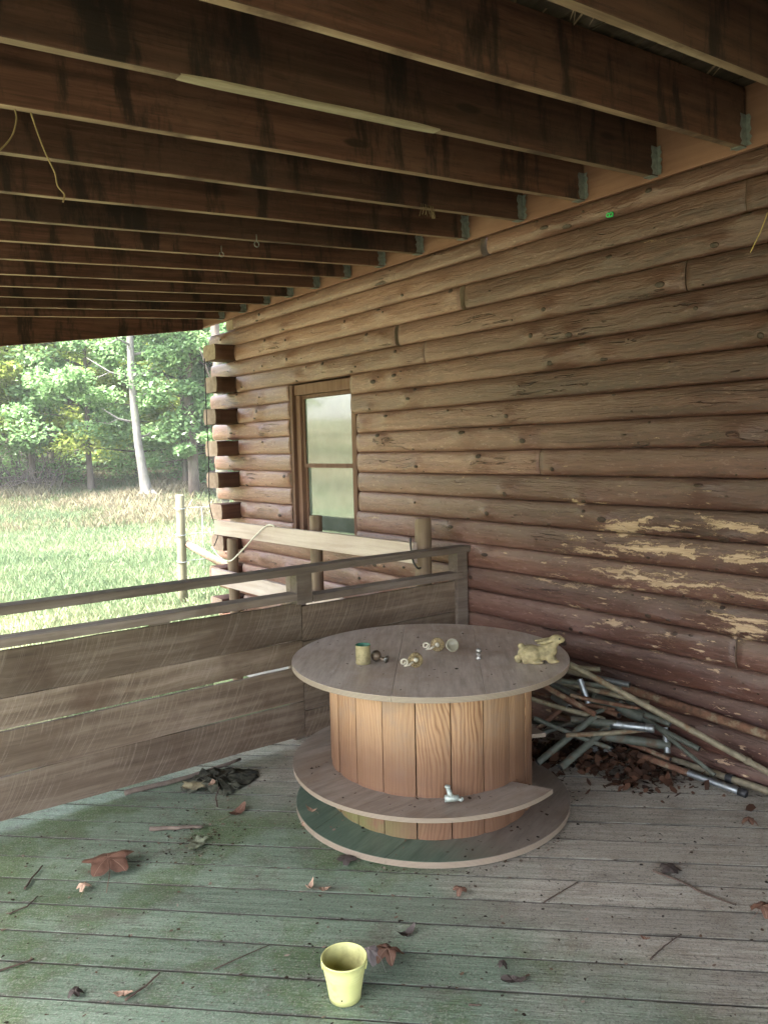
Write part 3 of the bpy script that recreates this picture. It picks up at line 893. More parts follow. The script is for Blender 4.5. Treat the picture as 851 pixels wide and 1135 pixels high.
# split pale patch along the bottom of the third joist in view
sp = MB()
def split(y, x0, x1, z):
    n = 16
    vs = []
    for i in range(n + 1):
        x = x0 + (x1 - x0) * i / n
        zz = zled(y) + .012 - 2.75 + SL * x
        tp = min(1, i / 1.5, (n - i) / 1.5)
        hgt = (.003 + .002 * nz(x * 6, 2, 1)) * tp
        vs += [(x, y - .0205 - .004 * tp, zz - .002), (x, y - .0205 - .004 * tp, zz + hgt + .003), (x, y + .018, zz - .003 * tp - .001), (x, y - .0195, zz - .003 * tp - .001)]
    fs = []
    for i in range(n):
        a = i * 4; b = a + 4
        fs += [(a, b, b + 1, a + 1), (a + 3, a + 2, b + 2, b + 3), (a, a + 3, b + 3, b)]
    sp.add(vs, fs)
split(2.194, -2.35, -1.36, 0)
sp.build('split_edge', M['joist_pale'], roof)
# sheathing boards with ragged pale splinters
sh = MB()
for i in range(34):
    x1 = .04 - i * .152; x0 = x1 - .147
    zz = .235 + .018 + SL * ((x0 + x1) / 2) + random.uniform(0, .008) + .008
    vs = []
    for y in (-4.6, 7.1):
        zl = zled(y) - 2.75
        vs += [(x0, y, zl + zz - SL * .074), (x1, y, zl + zz + SL * .074), (x1, y, zl + zz + SL * .074 + .02), (x0, y, zl + zz - SL * .074 + .02)]
    sh.add(vs, [(3, 2, 1, 0), (4, 5, 6, 7), (0, 1, 5, 4), (1, 2, 6, 5), (2, 3, 7, 6), (3, 0, 4, 7)])
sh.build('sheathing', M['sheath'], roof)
spl = MB()
for i in range(420):
    x = random.uniform(-3.2, -.1); y = random.uniform(.9, 3.0)
    z = zled(y) + .235 + .02 - 2.75 + SL * x
    L = random.uniform(.04, .16); a = R(60) + random.uniform(-.35, .35)
    dx, dy = math.cos(a) * L, math.sin(a) * L
    wv = random.uniform(.004, .012)
    dz = random.uniform(-.03, -.004)
    spl.add([(x, y, z + .012), (x + wv, y - wv * .5, z + .012), (x + dx, y + dy, z + dz)], [(0, 1, 2)])
    spl.add([(x, y, z + .014), (x + dx, y + dy, z + dz + .003), (x + wv, y - wv * .5, z + .014)], [(0, 1, 2)])
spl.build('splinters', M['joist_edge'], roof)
rc = MB()
vs = []
for y in (-4.65, 7.15):
    zl = zled(y) - 2.75
    vs += [(-5.15, y, zl + .305 - SL * 5.15), (.05, y, zl + .305), (.05, y, zl + .33), (-5.15, y, zl + .33 - SL * 5.15)]
rc.add(vs, [(3, 2, 1, 0), (4, 5, 6, 7), (0, 1, 5, 4), (1, 2, 6, 5), (2, 3, 7, 6), (3, 0, 4, 7)])
rc.build('roof_covering', M['black'], roof)
bmn = MB()
bmn.box((-4.72, -4.6, -.60), (-4.62, 7.0, -.335)); bmn.build('front_beam', M['joist'], roof)
for y in (-4.4, 6.9):
    pm = MB(); pm.box((-4.73, y - .05, -3.35), (-4.61, y + .05, -.602), bev=.006); pm.build('front_post', M['post'], roof)

# ------------------------------------------------------------------ plank railing on the deck
RY = 3.498
rail = thing('porch_railing', 'weathered brown railing of wide sawn boards under two flat rails', 'railing', (1.4, RY, 0))
def wavy_board(x0, x1, z0, z1, seed, th=.03, amp=.006, y=0.):
    mb = MB(); n = max(6, int((x1 - x0) / .05)); vs = []
    for i in range(n + 1):
        x = x0 + (x1 - x0) * i / n
        b = amp * nz(x * 1.3, seed, 0) + .4 * amp * nz(x * 7, seed, 3)
        t = amp * nz(x * 1.3, seed, 9) + .4 * amp * nz(x * 7, seed, 5)
        e = .002
        for (yy, zz) in ((-th / 2 + e, z0 + b), (th / 2, z0 + b), (th / 2, z1 + t), (-th / 2 + e, z1 + t), (-th / 2, z1 + t - e), (-th / 2, z0 + b + e)):
            vs.append((x - (x0 + x1) / 2, yy, zz - (z0 + z1) / 2))
    fs = []
    for i in range(n):
        for j in range(6):
            j2 = (j + 1) % 6
            fs.append((i * 6 + j, (i + 1) * 6 + j, (i + 1) * 6 + j2, i * 6 + j2))
    mb.add(vs, fs)
    mb.f += [tuple(range(6)), tuple(n * 6 + j for j in range(5, -1, -1))]; mb.mi += [0, 0]; mb.sm += [False, False]
    return mb, ((x0 + x1) / 2, y, (z0 + z1) / 2)
def rboard(x0, x1, z0, z1, seed, y=0., amp=.006):
    mb, (cx, cyy, cz) = wavy_board(x0, x1, z0, z1, seed, th=.02, amp=amp)
    o = mb.build('side_board', M['board'], rail); o.location = (cx - 1.4, cyy, cz)
XJ = 2.155
for i, (a, b) in enumerate(((.03, .213), (.2195, .403), (.4155, .545), (.551, .743))):
    rboard(-1.65, XJ - .003, a, b, i * 4.1, 0., .0075)
for i, (a, b) in enumerate(((.02, .155), (.162, .43), (.436, .533), (.538, .722))):
    rboard(XJ + .003, 3.345 if i < 3 else 3.33, a, b, 50 + i * 3.3, .004, .003)
def rrail(name, x0, x1, z0, z1, d=.09):
    mb = MB(); n = int((x1 - x0) / .08); vs = []
    for i in range(n + 1):
        x = x0 + (x1 - x0) * i / n
        w1 = .003 * nz(x * 1.4, z0 * 9, 1.)
        e = .003
        for (yy, zz) in ((-d / 2, z0), (d / 2, z0), (d / 2, z1), (-d / 2 + e, z1), (-d / 2, z1 - e)):
            vs.append((x - 1.4, yy + w1, zz + w1))
    fs = []
    for i in range(n):
        for j in range(5):
            j2 = (j + 1) % 5
            fs.append((i * 5 + j, (i + 1) * 5 + j, (i + 1) * 5 + j2, i * 5 + j2))
    mb.add(vs, fs); mb.f += [tuple(range(5)), tuple(n * 5 + j for j in range(4, -1, -1))]; mb.mi += [0, 0]; mb.sm += [False] * 2
    mb.build(name, M['rail'], rail)
rrail('top_rail', -1.65, 3.36, .898, .934)
rrail('lower_rail', -1.65, 2.11, .763, .80)
rrail('lower_rail', 2.215, 3.29, .742, .778)
for (x0, x1, z0, z1, y0, y1) in ((2.115, 2.21, -.03, .8965, .03, .075), (3.25, 3.335, -.03, .8965, -.035, .045), (.0, .09, -.03, .8965, .03, .075)):
    mb = MB(); mb.box((x0 - 1.4, y0, z0), (x1 - 1.4, y1, z1), bev=.003); mb.build('post', M['rail'], rail)
mb = MB(); mb.box((2.115 - 1.4, -.034, .74), (2.21 - 1.4, .028, .8965), bev=.003); mb.build('post_block', M['rail'], rail)
mb = MB(); mb.box((1.335 - 1.4, -.02, .748), (1.43 - 1.4, .02, .7635)); mb.build('spacer', M['rail'], rail)

# ------------------------------------------------------------------ plank fence beyond, beside the wall
pf = thing('plank_fence', 'short fence of three round posts with pale planks beside the log wall', 'fence', (3.1, 4.8, gz(3.1, 4.8)))
def at_pf(p): return (p[0] - 3.1, p[1] - 4.8, p[2] - gz(3.1, 4.8))
for (x, y, zt, rr) in ((3.10, 3.60, 1.11, .05), (3.11, 4.80, 1.062, .047), (3.11, 6.12, .79, .046)):
    mb = MB()
    pts = [at_pf((x + .004 * nz(z, y, 1), y + .004 * nz(z, y, 5), z)) for z in np.linspace(-.6, zt - .006, 10)] + [at_pf((x, y, zt))]
    mb.tube(pts, [rr * (1 + .04 * nz(i * .9, y, 2)) for i in range(10)] + [rr * .9], 16)
    mb.build('post', M['post'], pf)
def plank(a, b, h, th=.036):
    a = Vector(a); b = Vector(b); L = (b - a).length
    d = (b - a).normalized()
    mb = MB(); mb.box((-L / 2, -th / 2, -h / 2), (L / 2, th / 2, h / 2), bev=.003)
    o = mb.build('plank', M['plank'], pf)
    o.location = at_pf((a + b) / 2)
    o.rotation_euler = (0, -math.asin(d.z), math.atan2(d.y, d.x))
plank((3.035, 3.60, .905), (3.035, 6.27, .886), .125)
plank((3.035, 3.60, .455), (3.035, 6.36, .452), .135)
mb = MB(); mb.tube([at_pf(p) for p in ((3.01, 3.75, .12), (3.03, 4.5, .30), (3.05, 5.6, .42))], .02, 8); mb.build('loose_bar', M['post'], pf)
# cables
def wire_thing(name, pts, r, mat, label, cat, sm=6, group=None):
    P = [Vector(p) for p in pts]
    out = []
    for i in range(len(P) - 1):
        p0 = P[max(i - 1, 0)]; p1 = P[i]; p2 = P[i + 1]; p3 = P[min(i + 2, len(P) - 1)]
        for k in range(sm):
            t = k / sm
            out.append(.5 * ((2 * p1) + (p2 - p0) * t + (2 * p0 - 5 * p1 + 4 * p2 - p3) * t * t + (3 * p1 - p0 - 3 * p2 + p3) * t ** 3))
    out.append(P[-1])
    base = P[0].copy()
    mb = MB(); mb.tube([p - base for p in out], r, 8)
    o = mb.build(name, mat, loc=base)
    return tag(o, label, cat, group)
wire_thing('cable', [(3.0, 5.20, .965), (3.0, 5.36, .95), (2.99, 5.75, .72), (2.99, 5.95, .625), (3.0, 6.15, .64), (3.05, 6.40, .70)], .006, M['cable_white'],
           'thin white cable drooping over the pale upper plank of the fence', 'cable')
wire_thing('cable', [(3.10, 6.50, 2.36), (3.10, 6.505, 1.9), (3.10, 6.50, 1.45), (3.09, 6.5, 1.1), (3.11, 6.49, .95), (3.14, 6.46, .80), (3.08, 6.42, .705)], .005, M['black'],
           'thin black cable hanging down the protruding corner log ends', 'cable')
wire_thing('hook_bracket', [(3.0, 3.60, 1.0), (3.0, 3.60, .95), (3.005, 3.585, .86), (3.02, 3.565, .82), (3.06, 3.58, .815), (3.12, 3.56, .83)], .006, M['black'],
           'black bent metal rod hooked behind the top rail near the wall', 'hook')

# ------------------------------------------------------------------ cable-drum table
SX, SY = 2.205, 2.535
sp_t = thing('spool_table', 'large wooden cable drum on end as a table with a broken middle disc', 'table', (SX, SY, 0))
def disc_boards(z0, z1, Rr, ang, cuts, rin=0., wedge=None, seg=160, gap=.0012):
    """round disc cut into boards across direction ang; optional missing wedge (a0,a1)"""
    mb = MB()
    ca, sa = math.cos(ang), math.sin(ang)
    edges = [-Rr - 1] + list(cuts) + [Rr + 1]
    for i in range(len(edges) - 1):
        lo, hi = edges[i] + gap / 2, edges[i + 1] - gap / 2
        lo = max(lo, -Rr); hi = min(hi, Rr)
        pts = []
        n = 60
        def xlim(y): return math.sqrt(max(0, Rr * Rr - y * y))
        a_lo = math.asin(max(-1, min(1, lo / Rr))); a_hi = math.asin(max(-1, min(1, hi / Rr)))
        for k in range(n + 1):
            a = a_lo + (a_hi - a_lo) * k / n
            pts.append((Rr * math.cos(a), Rr * math.sin(a)))
        for k in range(n + 1):
            a = PI - a_hi + (a_hi - a_lo) * k / n
            pts.append((Rr * math.cos(a), Rr * math.sin(a)))
        P = []
        for (x, y) in pts:
            if not P or (abs(P[-1][0] - x) + abs(P[-1][1] - y)) > 1e-5: P.append((x, y))
        if abs(P[0][0] - P[-1][0]) + abs(P[0][1] - P[-1][1]) < 1e-5: P.pop()
        P = [(x * 1., y * 1.) for x, y in P]
        bm = bmesh.new()
        top = [bm.verts.new((x, y, z1)) for x, y in P]; bot = [bm.verts.new((x, y, z0)) for x, y in P]
        f = bm.faces.new(top); bm.faces.new(list(reversed(bot)))
        m = len(P)
        for k in range(m): bm.faces.new((top[k], bot[k], bot[(k + 1) % m], top[(k + 1) % m]))
        bmesh.ops.recalc_face_normals(bm, faces=list(bm.faces))
        bmesh.ops.bevel(bm, geom=list(f.edges), offset=.001, segments=1, affect='EDGES')
        mb.bm(bm, 0)
    return mb
TZ = .645
o = disc_boards(-.011, .011, .592, 0, (-.21, .13)).build('top_disc', M['disc'], sp_t); o.location = (.0, 0, TZ - .011); o.rotation_euler = (0, 0, R(48))
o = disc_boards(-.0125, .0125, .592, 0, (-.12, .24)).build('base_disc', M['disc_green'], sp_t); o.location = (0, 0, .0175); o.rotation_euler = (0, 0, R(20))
# middle ring with a missing sector on the wall side
def ring():
    mb = MB(); z0, z1 = -.009, .009
    a0, a1 = R(-17), R(283)
    rin, ro = .395, .592
    n = 150; vs = []
    P = []
    for i in range(n + 1):
        a = a0 + (a1 - a0) * i / n
        P.append((ro * math.cos(a), ro * math.sin(a)))
    for i in range(n + 1):
        a = a1 + R(-6) - (a1 - a0 - R(12)) * i / n
        P.append((rin * math.cos(a), rin * math.sin(a)))
    m = len(P)
    vs = [(x, y, z1) for x, y in P] + [(x, y, z0) for x, y in P]
    fs = []
    for i in range(n):
        o_ = 2 * n + 1 - i
        fs.append((i, i + 1, o_ - 1, o_)); fs.append((m + i, m + o_, m + o_ - 1, m + i + 1))
    for k in range(m): fs.append((k, m + k, m + (k + 1) % m, (k + 1) % m))
    mb.add(vs, fs)
    return mb
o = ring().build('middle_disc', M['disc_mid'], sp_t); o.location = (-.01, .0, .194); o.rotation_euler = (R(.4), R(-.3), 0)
dr = MB()
NS = 20
for i in range(NS):
    a0 = 2 * PI * (i + .018) / NS + .09; a1 = 2 * PI * (i + .982) / NS + .09
    Ro = .434 + random.uniform(-.0025, .0025); Ri = .405
    n = 4
    zb, zt = .031, .6225
    vs = []
    for k in range(n + 1):
        a = a0 + (a1 - a0) * k / n
        rr = Ro - (.004 if k in (0, n) else 0)
        for (r_, z_) in ((Ri, zb), (rr, zb), (rr, zt), (Ri, zt)): vs.append((r_ * math.cos(a), r_ * math.sin(a), z_))
    fs = []
    for k in range(n):
        for j in range(4):
            j2 = (j + 1) % 4
            fs.append((k * 4 + j, (k + 1) * 4 + j, (k + 1) * 4 + j2, k * 4 + j2))
    fs += [(0, 1, 2, 3), (n * 4 + 3, n * 4 + 2, n * 4 + 1, n * 4)]
    dr.add(vs, fs)
dr.build('drum', M['stave'], sp_t)

# ------------------------------------------------------------------ things on the drum table
CAMDIR = math.atan2(-SY, -SX)
def facing(p): return math.atan2(-p[1], -p[0])
# tin cup
mb = MB()
mb.lathe([(0, .0), (.029, 0), (.031, .003), (.0305, .02), (.0312, .04), (.0305, .06), (.0315, .077), (.0325, .08), (.031, .081), (.0295, .079), (.0285, .012), (0, .010)], 40, 0, None, True,
         [0, 0, 0, 0, 0, 0, 0, 1, 1, 1, 1])
tag(mb.build('tin_cup', [M['tin'], M['tin_green']], loc=(1.905, 2.61, TZ + .001)), 'small rusty tin cup with a green inside, standing on the cable drum', 'cup')
# old door knob lying beside it
mb = MB()
mb.ball((0, 0, .024), (.023, .023, .024)); mb.tube([(0, -.018, .018), (.004, -.045, .009)], [.008, .009], 12); mb.lathe([(0, 0), (.016, 0), (.017, .004), (0, .005)], 24, 1, Matrix.Translation((.005, -.047, .014)) @ Matrix.Rotation(R(100), 4, 'X'))
tag(mb.build('door_knob', [M['bronze'], M['chrome']], loc=(1.965, 2.60, TZ + .001), rot=(0, 0, .3)), 'round dull bronze door knob lying right beside the tin cup', 'door knob')
def rosette(name, loc, rz, label, tilt_):
    t = thing(name, label, 'wall hook', loc, rz)
    m = Matrix.Translation((0, 0, .031)) @ Matrix.Rotation(tilt_, 4, 'Y') @ Matrix.Rotation(PI / 2, 4, 'Y')
    mb = MB()
    prof = [(0, -.004), (.028, -.004), (.031, -.001), (.031, .002), (.028, .004), (.025, .002), (.02, .005), (.014, .004), (.012, .008), (0, .009)]
    mb.lathe(prof, 40, 0, m)
    for k in range(14):
        a = 2 * PI * k / 14
        mb.ball(m @ Vector((.0245 * math.cos(a), .0245 * math.sin(a), .003)), .0042, 0, 8, 6)
    mb.build('rosette', M['brass'], t)
    c = MB(); c.lathe([(0, .008), (.009, .008), (.010, .011), (.006, .014), (0, .0145)], 20, 0, m); c.build('boss', M['ivory'], t)
    s = MB(); pts = []
    for k in range(28):
        u = k / 27
        a = u * 2 * PI * 1.35
        rr = .017 * (1 - u * .72)
        pts.append((.010, -.050 + rr * math.sin(a), .024 - rr * math.cos(a) + .004))
    pts = [(.010, -.012, .026), (.010, -.03, .014)] + pts
    s.tube(pts, [.0045] * 20 + [.0045 - .002 * (k / 10) for k in range(10)], 8)
    s.build('scroll', M['ivory'], t)
    return t
# local +x looks at the camera, local +y is picture-left... (rz turns it)
rosette('scroll_hook', (2.03, 2.42, TZ), facing((2.03, 2.42)) + PI - PI + R(10), 'brass rosette with a cream scroll, nearest the front rim of the drum table', R(-14))
for ch in list(COL.objects):
    pass
rosette('scroll_hook', (2.262, 2.545, TZ), facing((2.262, 2.545)) + R(-6), 'brass rosette with a cream scroll, leaning against the cloudy glass knob', R(-8))
mb = MB()
m = Matrix.Translation((0, 0, .030)) @ Matrix.Rotation(R(70), 4, 'Y')
mb.lathe([(0, -.012), (.014, -.012), (.022, -.008), (.029, .0), (.030, .006), (.027, .008), (.020, .003), (.01, .001), (0, .0005)], 36, 0, m)
mb.tube([m @ Vector((0, 0, -.012)), m @ Vector((0, 0, -.045))], [.008, .007], 12, 1)
tag(mb.build('glass_knob', [M['cloudy'], M['brass']], loc=(2.298, 2.49, TZ + .002), rot=(0, 0, facing((2.3, 2.49)) + R(20))), 'cloudy round glass knob on a brass stem, behind the scroll hook', 'knob')
mb = MB()
mb.lathe([(0, 0), (.012, 0), (.013, .004), (.009, .009), (.0085, .014), (.012, .018), (.012, .022), (.006, .026)], 24)
mb.ball((0, 0, .036), .0125)
tag(mb.build('chrome_finial', M['chrome'], loc=(2.305, 2.333, TZ + .001)), 'tiny worn chrome finial standing alone near the middle of the drum table', 'finial')
# cast metal tap on the middle disc
mb = MB()
mb.tube([(-.025, 0, .014), (.028, .004, .014)], [.014, .012], 12); mb.tube([(0, 0, .014), (-.012, .014, .052)], [.011, .009], 10)
mb.ball((-.013, .015, .053), (.012, .012, .007)); mb.tube([(.02, .004, .014), (.036, -.012, .012), (.040, -.022, .022)], .006, 8)
tag(mb.build('broken_tap', M['pewter'], loc=(1.945, 2.125, .205), rot=(0, 0, R(-40))), 'small broken grey-green metal tap lying on the middle disc of the drum', 'tap')
# crumbs on top
def crumbs(name, pts, smin, smax, mat, label=None):
    V = []; T = []
    for (x, y, z) in pts:
        s = random.uniform(smin, smax); n = 6
        a0 = random.uniform(0, 6.28); el = random.uniform(.3, 1.)
        tiltx, tilty = random.uniform(-.5, .5), random.uniform(-.5, .5)
        P = []
        for k in range(n):
            a = 2 * PI * k / n
            rr = s * random.uniform(.55, 1.)
            px, py = rr * math.cos(a), rr * math.sin(a) * el
            px, py = px * math.cos(a0) - py * math.sin(a0), px * math.sin(a0) + py * math.cos(a0)
            P.append((x + px, y + py, z + .003 + max(0, tiltx * px + tilty * py)))
        V.append(P); T.append(random.random())
    o = cards(name, mat, np.array(V), None, np.array(T))
    return tag(o, label, None, None, 'stuff')
pts = []
for i in range(60):
    a = random.uniform(0, 2 * PI); rr = .56 * math.sqrt(random.random())
    pts.append((SX + rr * math.cos(a), SY + rr * math.sin(a), TZ))
for i in range(40):
    a = random.uniform(R(150), R(280)); rr = random.uniform(.44, .58)
    pts.append((SX + rr * math.cos(a), SY + rr * math.sin(a), .206))
    pts.append((SX + rr * math.cos(a + .4), SY + rr * math.sin(a + .4), .031))
crumbs('table_crumbs', pts, .003, .011, M['crumb'])

# rabbit figurine: one continuous body, ears and eye as parts
def rabbit():
    t = thing('rabbit_figurine', 'cream moulded rabbit figurine crouching near the right edge of the drum table', 'figurine', (2.45, 2.135, TZ + .001), math.atan2(rv.y, rv.x) + R(2))
    k = 1.0
    bm = bmesh.new()
    def ell(c, r, ry=0., rz=0.):
        m = Matrix.Translation(c) @ Matrix.Rotation(rz, 4, 'Z') @ Matrix.Rotation(ry, 4, 'Y') @ Matrix.Diagonal((*r, 1))
        bmesh.ops.create_uvsphere(bm, u_segments=20, v_segments=14, radius=1., matrix=m)
    ell((-.030, 0, .043), (.050, .040, .042))                    # rump
    ell((-.028, -.022, .040), (.034, .022, .036))                # near haunch
    ell((-.028, .022, .040), (.034, .022, .036))
    ell((.010, 0, .043), (.056, .034, .036), R(-14))             # ribcage
    ell((.043, 0, .058), (.030, .027, .036), R(-30))             # chest
    ell((.058, 0, .082), (.020, .019, .030), R(25))              # neck
    ell((.071, 0, .107), (.027, .021, .022), R(-8))              # skull
    ell((.091, 0, .103), (.015, .014, .014), R(10))              # muzzle
    ell((.078, -.012, .100), (.014, .010, .012)); ell((.078, .012, .100), (.014, .010, .012))
    for s in (-1, 1):
        ell((.042, s * .021, .024), (.018, .014, .028), R(-14))   # forearm
        ell((.058, s * .022, .008), (.022, .012, .009))          # fore paw
        ell((-.014, s * .031, .008), (.030, .011, .009))         # hind foot
        ell((-.052, s * .026, .022), (.018, .012, .022), R(15))
    ell((-.081, 0, .018), (.012, .012, .020), R(-18))            # heel / skirt
    ell((-.066, 0, .080), (.013, .013, .015))                    # raised tail
    me = bpy.data.meshes.new('body'); bm.to_mesh(me); bm.free()
    b = bpy.data.objects.new('body', me); COL.objects.link(b); b.parent = t
    me.materials.append(M['rabbit'])
    rm = b.modifiers.new('blend', 'REMESH'); rm.mode = 'VOXEL'; rm.voxel_size = .0035; rm.use_smooth_shade = True
    smd = b.modifiers.new('soften', 'SMOOTH'); smd.factor = .5; smd.iterations = 4
    for s in (-1, 1):
        e = MB()
        n = 12; vs = []
        for i in range(n + 1):
            u = i / n
            w_ = .0125 * math.sin(PI * min(1, u * .92 + .08)) ** .6 * (1 - .25 * u)
            cx = .062 - .074 * u; cz = .108 - .012 * u - .004 * math.sin(PI * u)
            for (a, dd) in ((-1, 0), (-.5, -.003), (0, -.0045), (.5, -.003), (1, 0), (.5, .0035), (-.5, .0035)):
                vs.append((cx, s * (.013 + .006 * u) + s * dd * -1.2, cz + a * w_))
        fs = []
        for i in range(n):
            for j in range(7):
                j2 = (j + 1) % 7
                fs.append((i * 7 + j, (i + 1) * 7 + j, (i + 1) * 7 + j2, i * 7 + j2))
        e.add(vs, fs, 0, True)
        e.f += [tuple(range(7)), tuple(n * 7 + j for j in range(6, -1, -1))]; e.mi += [0, 0]; e.sm += [False] * 2
        e.build('ear', M['rabbit'], t)
        q = MB(); q.ball((.079, s * .0195, .113), (.0042, .0022, .0042)); q.build('eye', M['eye'], t)
    nb = MB(); nb.ball((.1045, 0, .106), (.003, .005, .003)); nb.build('nose', M['eye'], t)
    t.scale = (1.06, 1.05, .88)
rabbit()

# ------------------------------------------------------------------ bucket
bk_t = thing('bucket', 'small pale yellow tapered metal bucket standing on the green deck boards', 'bucket', (1.183, 1.748, 0), R(142))
mb = MB()
RB, RT, HB = .0435, .0625, .118
def rb(z): return RB + (RT - RB) * z / HB
prof = [(0, .006), (RB - .002, .006), (RB - .001, .0015), (RB + .001, .0015)]
for z in (.02, .04, .068): prof.append((rb(z), z))
for i in range(3):
    z = .072 + i * .006
    prof += [(rb(z), z), (rb(z) + .0012, z + .002), (rb(z + .004), z + .004)]
prof += [(rb(.1), .1), (RT, HB - .004), (RT + .0025, HB - .002), (RT + .003, HB + .001), (RT + .0012, HB + .003), (RT - .001, HB + .001)]
no = len(prof)
prof += [(rb(.09) - .0015, .09), (rb(.05) - .0015, .05), (RB - .001, .008), (0, .0075)]
mb.lathe(prof, 64, 0, None, True, [0] * (no - 1) + [1] * 4)
b_o = mb.build('pail', [M['bucket'], M['bucket_in']], bk_t)
for s in (0, PI):
    e = MB()
    a = s
    pts = [(rb(.095) * math.cos(a + d), rb(.095) * math.sin(a + d), z) for d, z in ((-.12, .088), (-.1, .1), (0, .106), (.1, .1), (.12, .088))]
    pts = [(p[0] * (1.07 if 0 < i < 4 else 1.02), p[1] * (1.07 if 0 < i < 4 else 1.02), p[2]) for i, p in enumerate(pts)]
    e.tube(pts, .0022, 8); e.build('handle_ear', M['bucket'], bk_t)
mb = MB(); mb.ball((rb(.022) * math.cos(R(82)), rb(.022) * math.sin(R(82)), .022), (.0025, .0025, .0025)); 
mb.build('dent_spot', M['eye'], bk_t)

# ------------------------------------------------------------------ pipes in the corner
def pipe(name, a, b, r_, mat, label, cat, hollow=True, collar=None, cap=None, bend=0., tipmat=None, tip=0.):
    r = r_ * .86
    a = Vector(a); b = Vector(b); d = b - a; L = d.length; u = d.normalized()
    n = max(4, int(L / .06))
    side = u.cross(Vector((0, 0, 1))).normalized()
    mb = MB()
    pts = [a + u * (L * i / n) - a + side * bend * math.sin(PI * i / n) + Vector((0, 0, .002 * nz(i * .5, r * 900, L))) for i in range(n + 1)]
    mats = [mat, M['black']]
    if tipmat: mats.append(tipmat)
    seg = 18
    mb.tube(pts, [r * (1 + .012 * nz(i * .8, L * 9, 3)) for i in range(n + 1)], seg, 0, not hollow)
    if tip:
        k0 = len(mb.f) - n * seg - (0 if hollow else 2)
        nt = int(n * (1 - tip))
        for i in range(nt, n):
            for k in range(seg): mb.mi[k0 + i * seg + k] = 2
    if hollow:
        for (p, q) in ((pts[0], pts[1]), (pts[-1], pts[-2])):
            dd = (q - p).normalized()
            mb.tube([p, p + dd * min(.05, L * .4)], r * .86, seg, 1, False)
            # annular lip
            U = dd.orthogonal().normalized(); W = dd.cross(U)
            vs = []
            for k in range(seg):
                c_, s_ = math.cos(2 * PI * k / seg), math.sin(2 * PI * k / seg)
                vs += [p + (U * c_ + W * s_) * r * 1.0, p + (U * c_ + W * s_) * r * .86]
            mb.add(vs, [(2 * k, 2 * k + 1, (2 * k + 3) % (2 * seg), (2 * k + 2) % (2 * seg)) for k in range(seg)], 0)
            mb.tube([p + dd * .045, p + dd * .046], r * .85, seg, 1, True)
    for (f, w_, rr, mi) in (collar or []):
        p = pts[0].lerp(pts[-1], f)
        mb.tube([p - u * w_ / 2, p - u * w_ * .4, p + u * w_ * .4, p + u * w_ / 2], [r * rr * .97, r * rr, r * rr, r * rr * .97], seg, mi, True)
    if cap:
        mb.tube([pts[-1] - u * .02, pts[-1] + u * .012, pts[-1] + u * .016], [r * 1.2, r * 1.2, r * .9], seg, 1, True)
    o = mb.build(name, mats, loc=a)
    return tag(o, label, cat)
pipe('pole', (2.865, 2.335, .53), (3.372, 1.50, .052), .0165, M['greypole'], 'long grey-tan pole sloping down over the pile from the drum table rim to the deck', 'pole', False, [(.80, .02, 1.2, 0), (.97, .02, 1.2, 0)])
pipe('pipe', (3.285, 2.50, .335), (3.285, 1.30, .265), .024, M['rust'], 'long bark-brown rusty pipe lying along the wall behind the pile', 'pipe', True)
pipe('pipe', (3.30, 2.12, .028), (3.318, 1.28, .022), .0195, M['greypole'], 'pale grey pipe with a dark clamp lying on the deck beneath the sloping pole', 'pipe', True, [(.42, .03, 1.25, 1)])
pipe('pipe', (3.195, 2.16, .046), (3.222, 1.66, .021), .0175, M['rust'], 'rusty pipe with a bluish bare metal end and black cap, lowest on the deck', 'pipe', False, None, True, 0, M['steel'], .48)
pipe('pipe', (3.02, 2.42, .195), (3.179, 2.10, .20), .0215, M['greenpipe'], 'dark green pipe with a shiny bare metal sleeve, in the middle of the pile', 'pipe', True, [(.80, .20, 1.03, 2), (.97, .012, 1.1, 2)], None, 0, M['steel'], .3)
pipe('pipe', (3.11, 2.31, .12), (3.285, 2.05, .10), .025, M['greenpipe'], 'thick teal green pipe lying under the shiny sleeved pipe', 'pipe', True)
pipe('pipe_coupling', (3.299, 2.086, .175), (3.262, 2.05, .07), .0175, M['steel'], 'short galvanised tube standing upright at the end of the thick teal pipe', 'pipe', True)
pipe('pipe_coupling', (3.076, 2.415, .385), (3.078, 2.365, .275), .017, M['steel'], 'short shiny tube standing upright just right of the drum table', 'pipe', True)
pipe('pipe', (3.17, 2.66, .372), (3.268, 2.262, .352), .0165, M['greypole'], 'upper grey pipe with a bright steel end pointing at the log wall', 'pipe', True, None, None, 0, M['steel'], .42)
pipe('pipe', (3.11, 2.72, .30), (3.30, 2.33, .285), .021, M['greypole'], 'tan grey pipe lying level below the steel-ended upper pipe', 'pipe', False)
pipe('pipe', (2.87, 2.545, .40), (2.987, 2.253, .268), .015, M['rust'], 'rusty red pipe sloping out from behind the drum table with a pale cut end', 'pipe', True)
pipe('pipe', (3.134, 2.636, .30), (3.104, 2.43, .28), .018, M['steel'], 'bluish steel tube showing between the rusty pipe and the upright shiny tube', 'pipe', True)
pipe('pipe', (3.096, 2.599, .245), (3.014, 2.43, .25), .017, M['steel'], 'bluish steel tube poking out below the rusty pipe beside the drum', 'pipe', True)
pipe('pipe', (2.745, 2.40, .055), (3.075, 2.325, .222), .019, M['greenpipe'], 'dark green pipe rising steeply from the drum base to the rusty pipe end', 'pipe', True)
pipe('pipe', (2.80, 2.31, .045), (3.109, 2.271, .175), .0205, M['greenpipe'], 'dark green pipe rising from the leaf litter, right of the steep one', 'pipe', True)
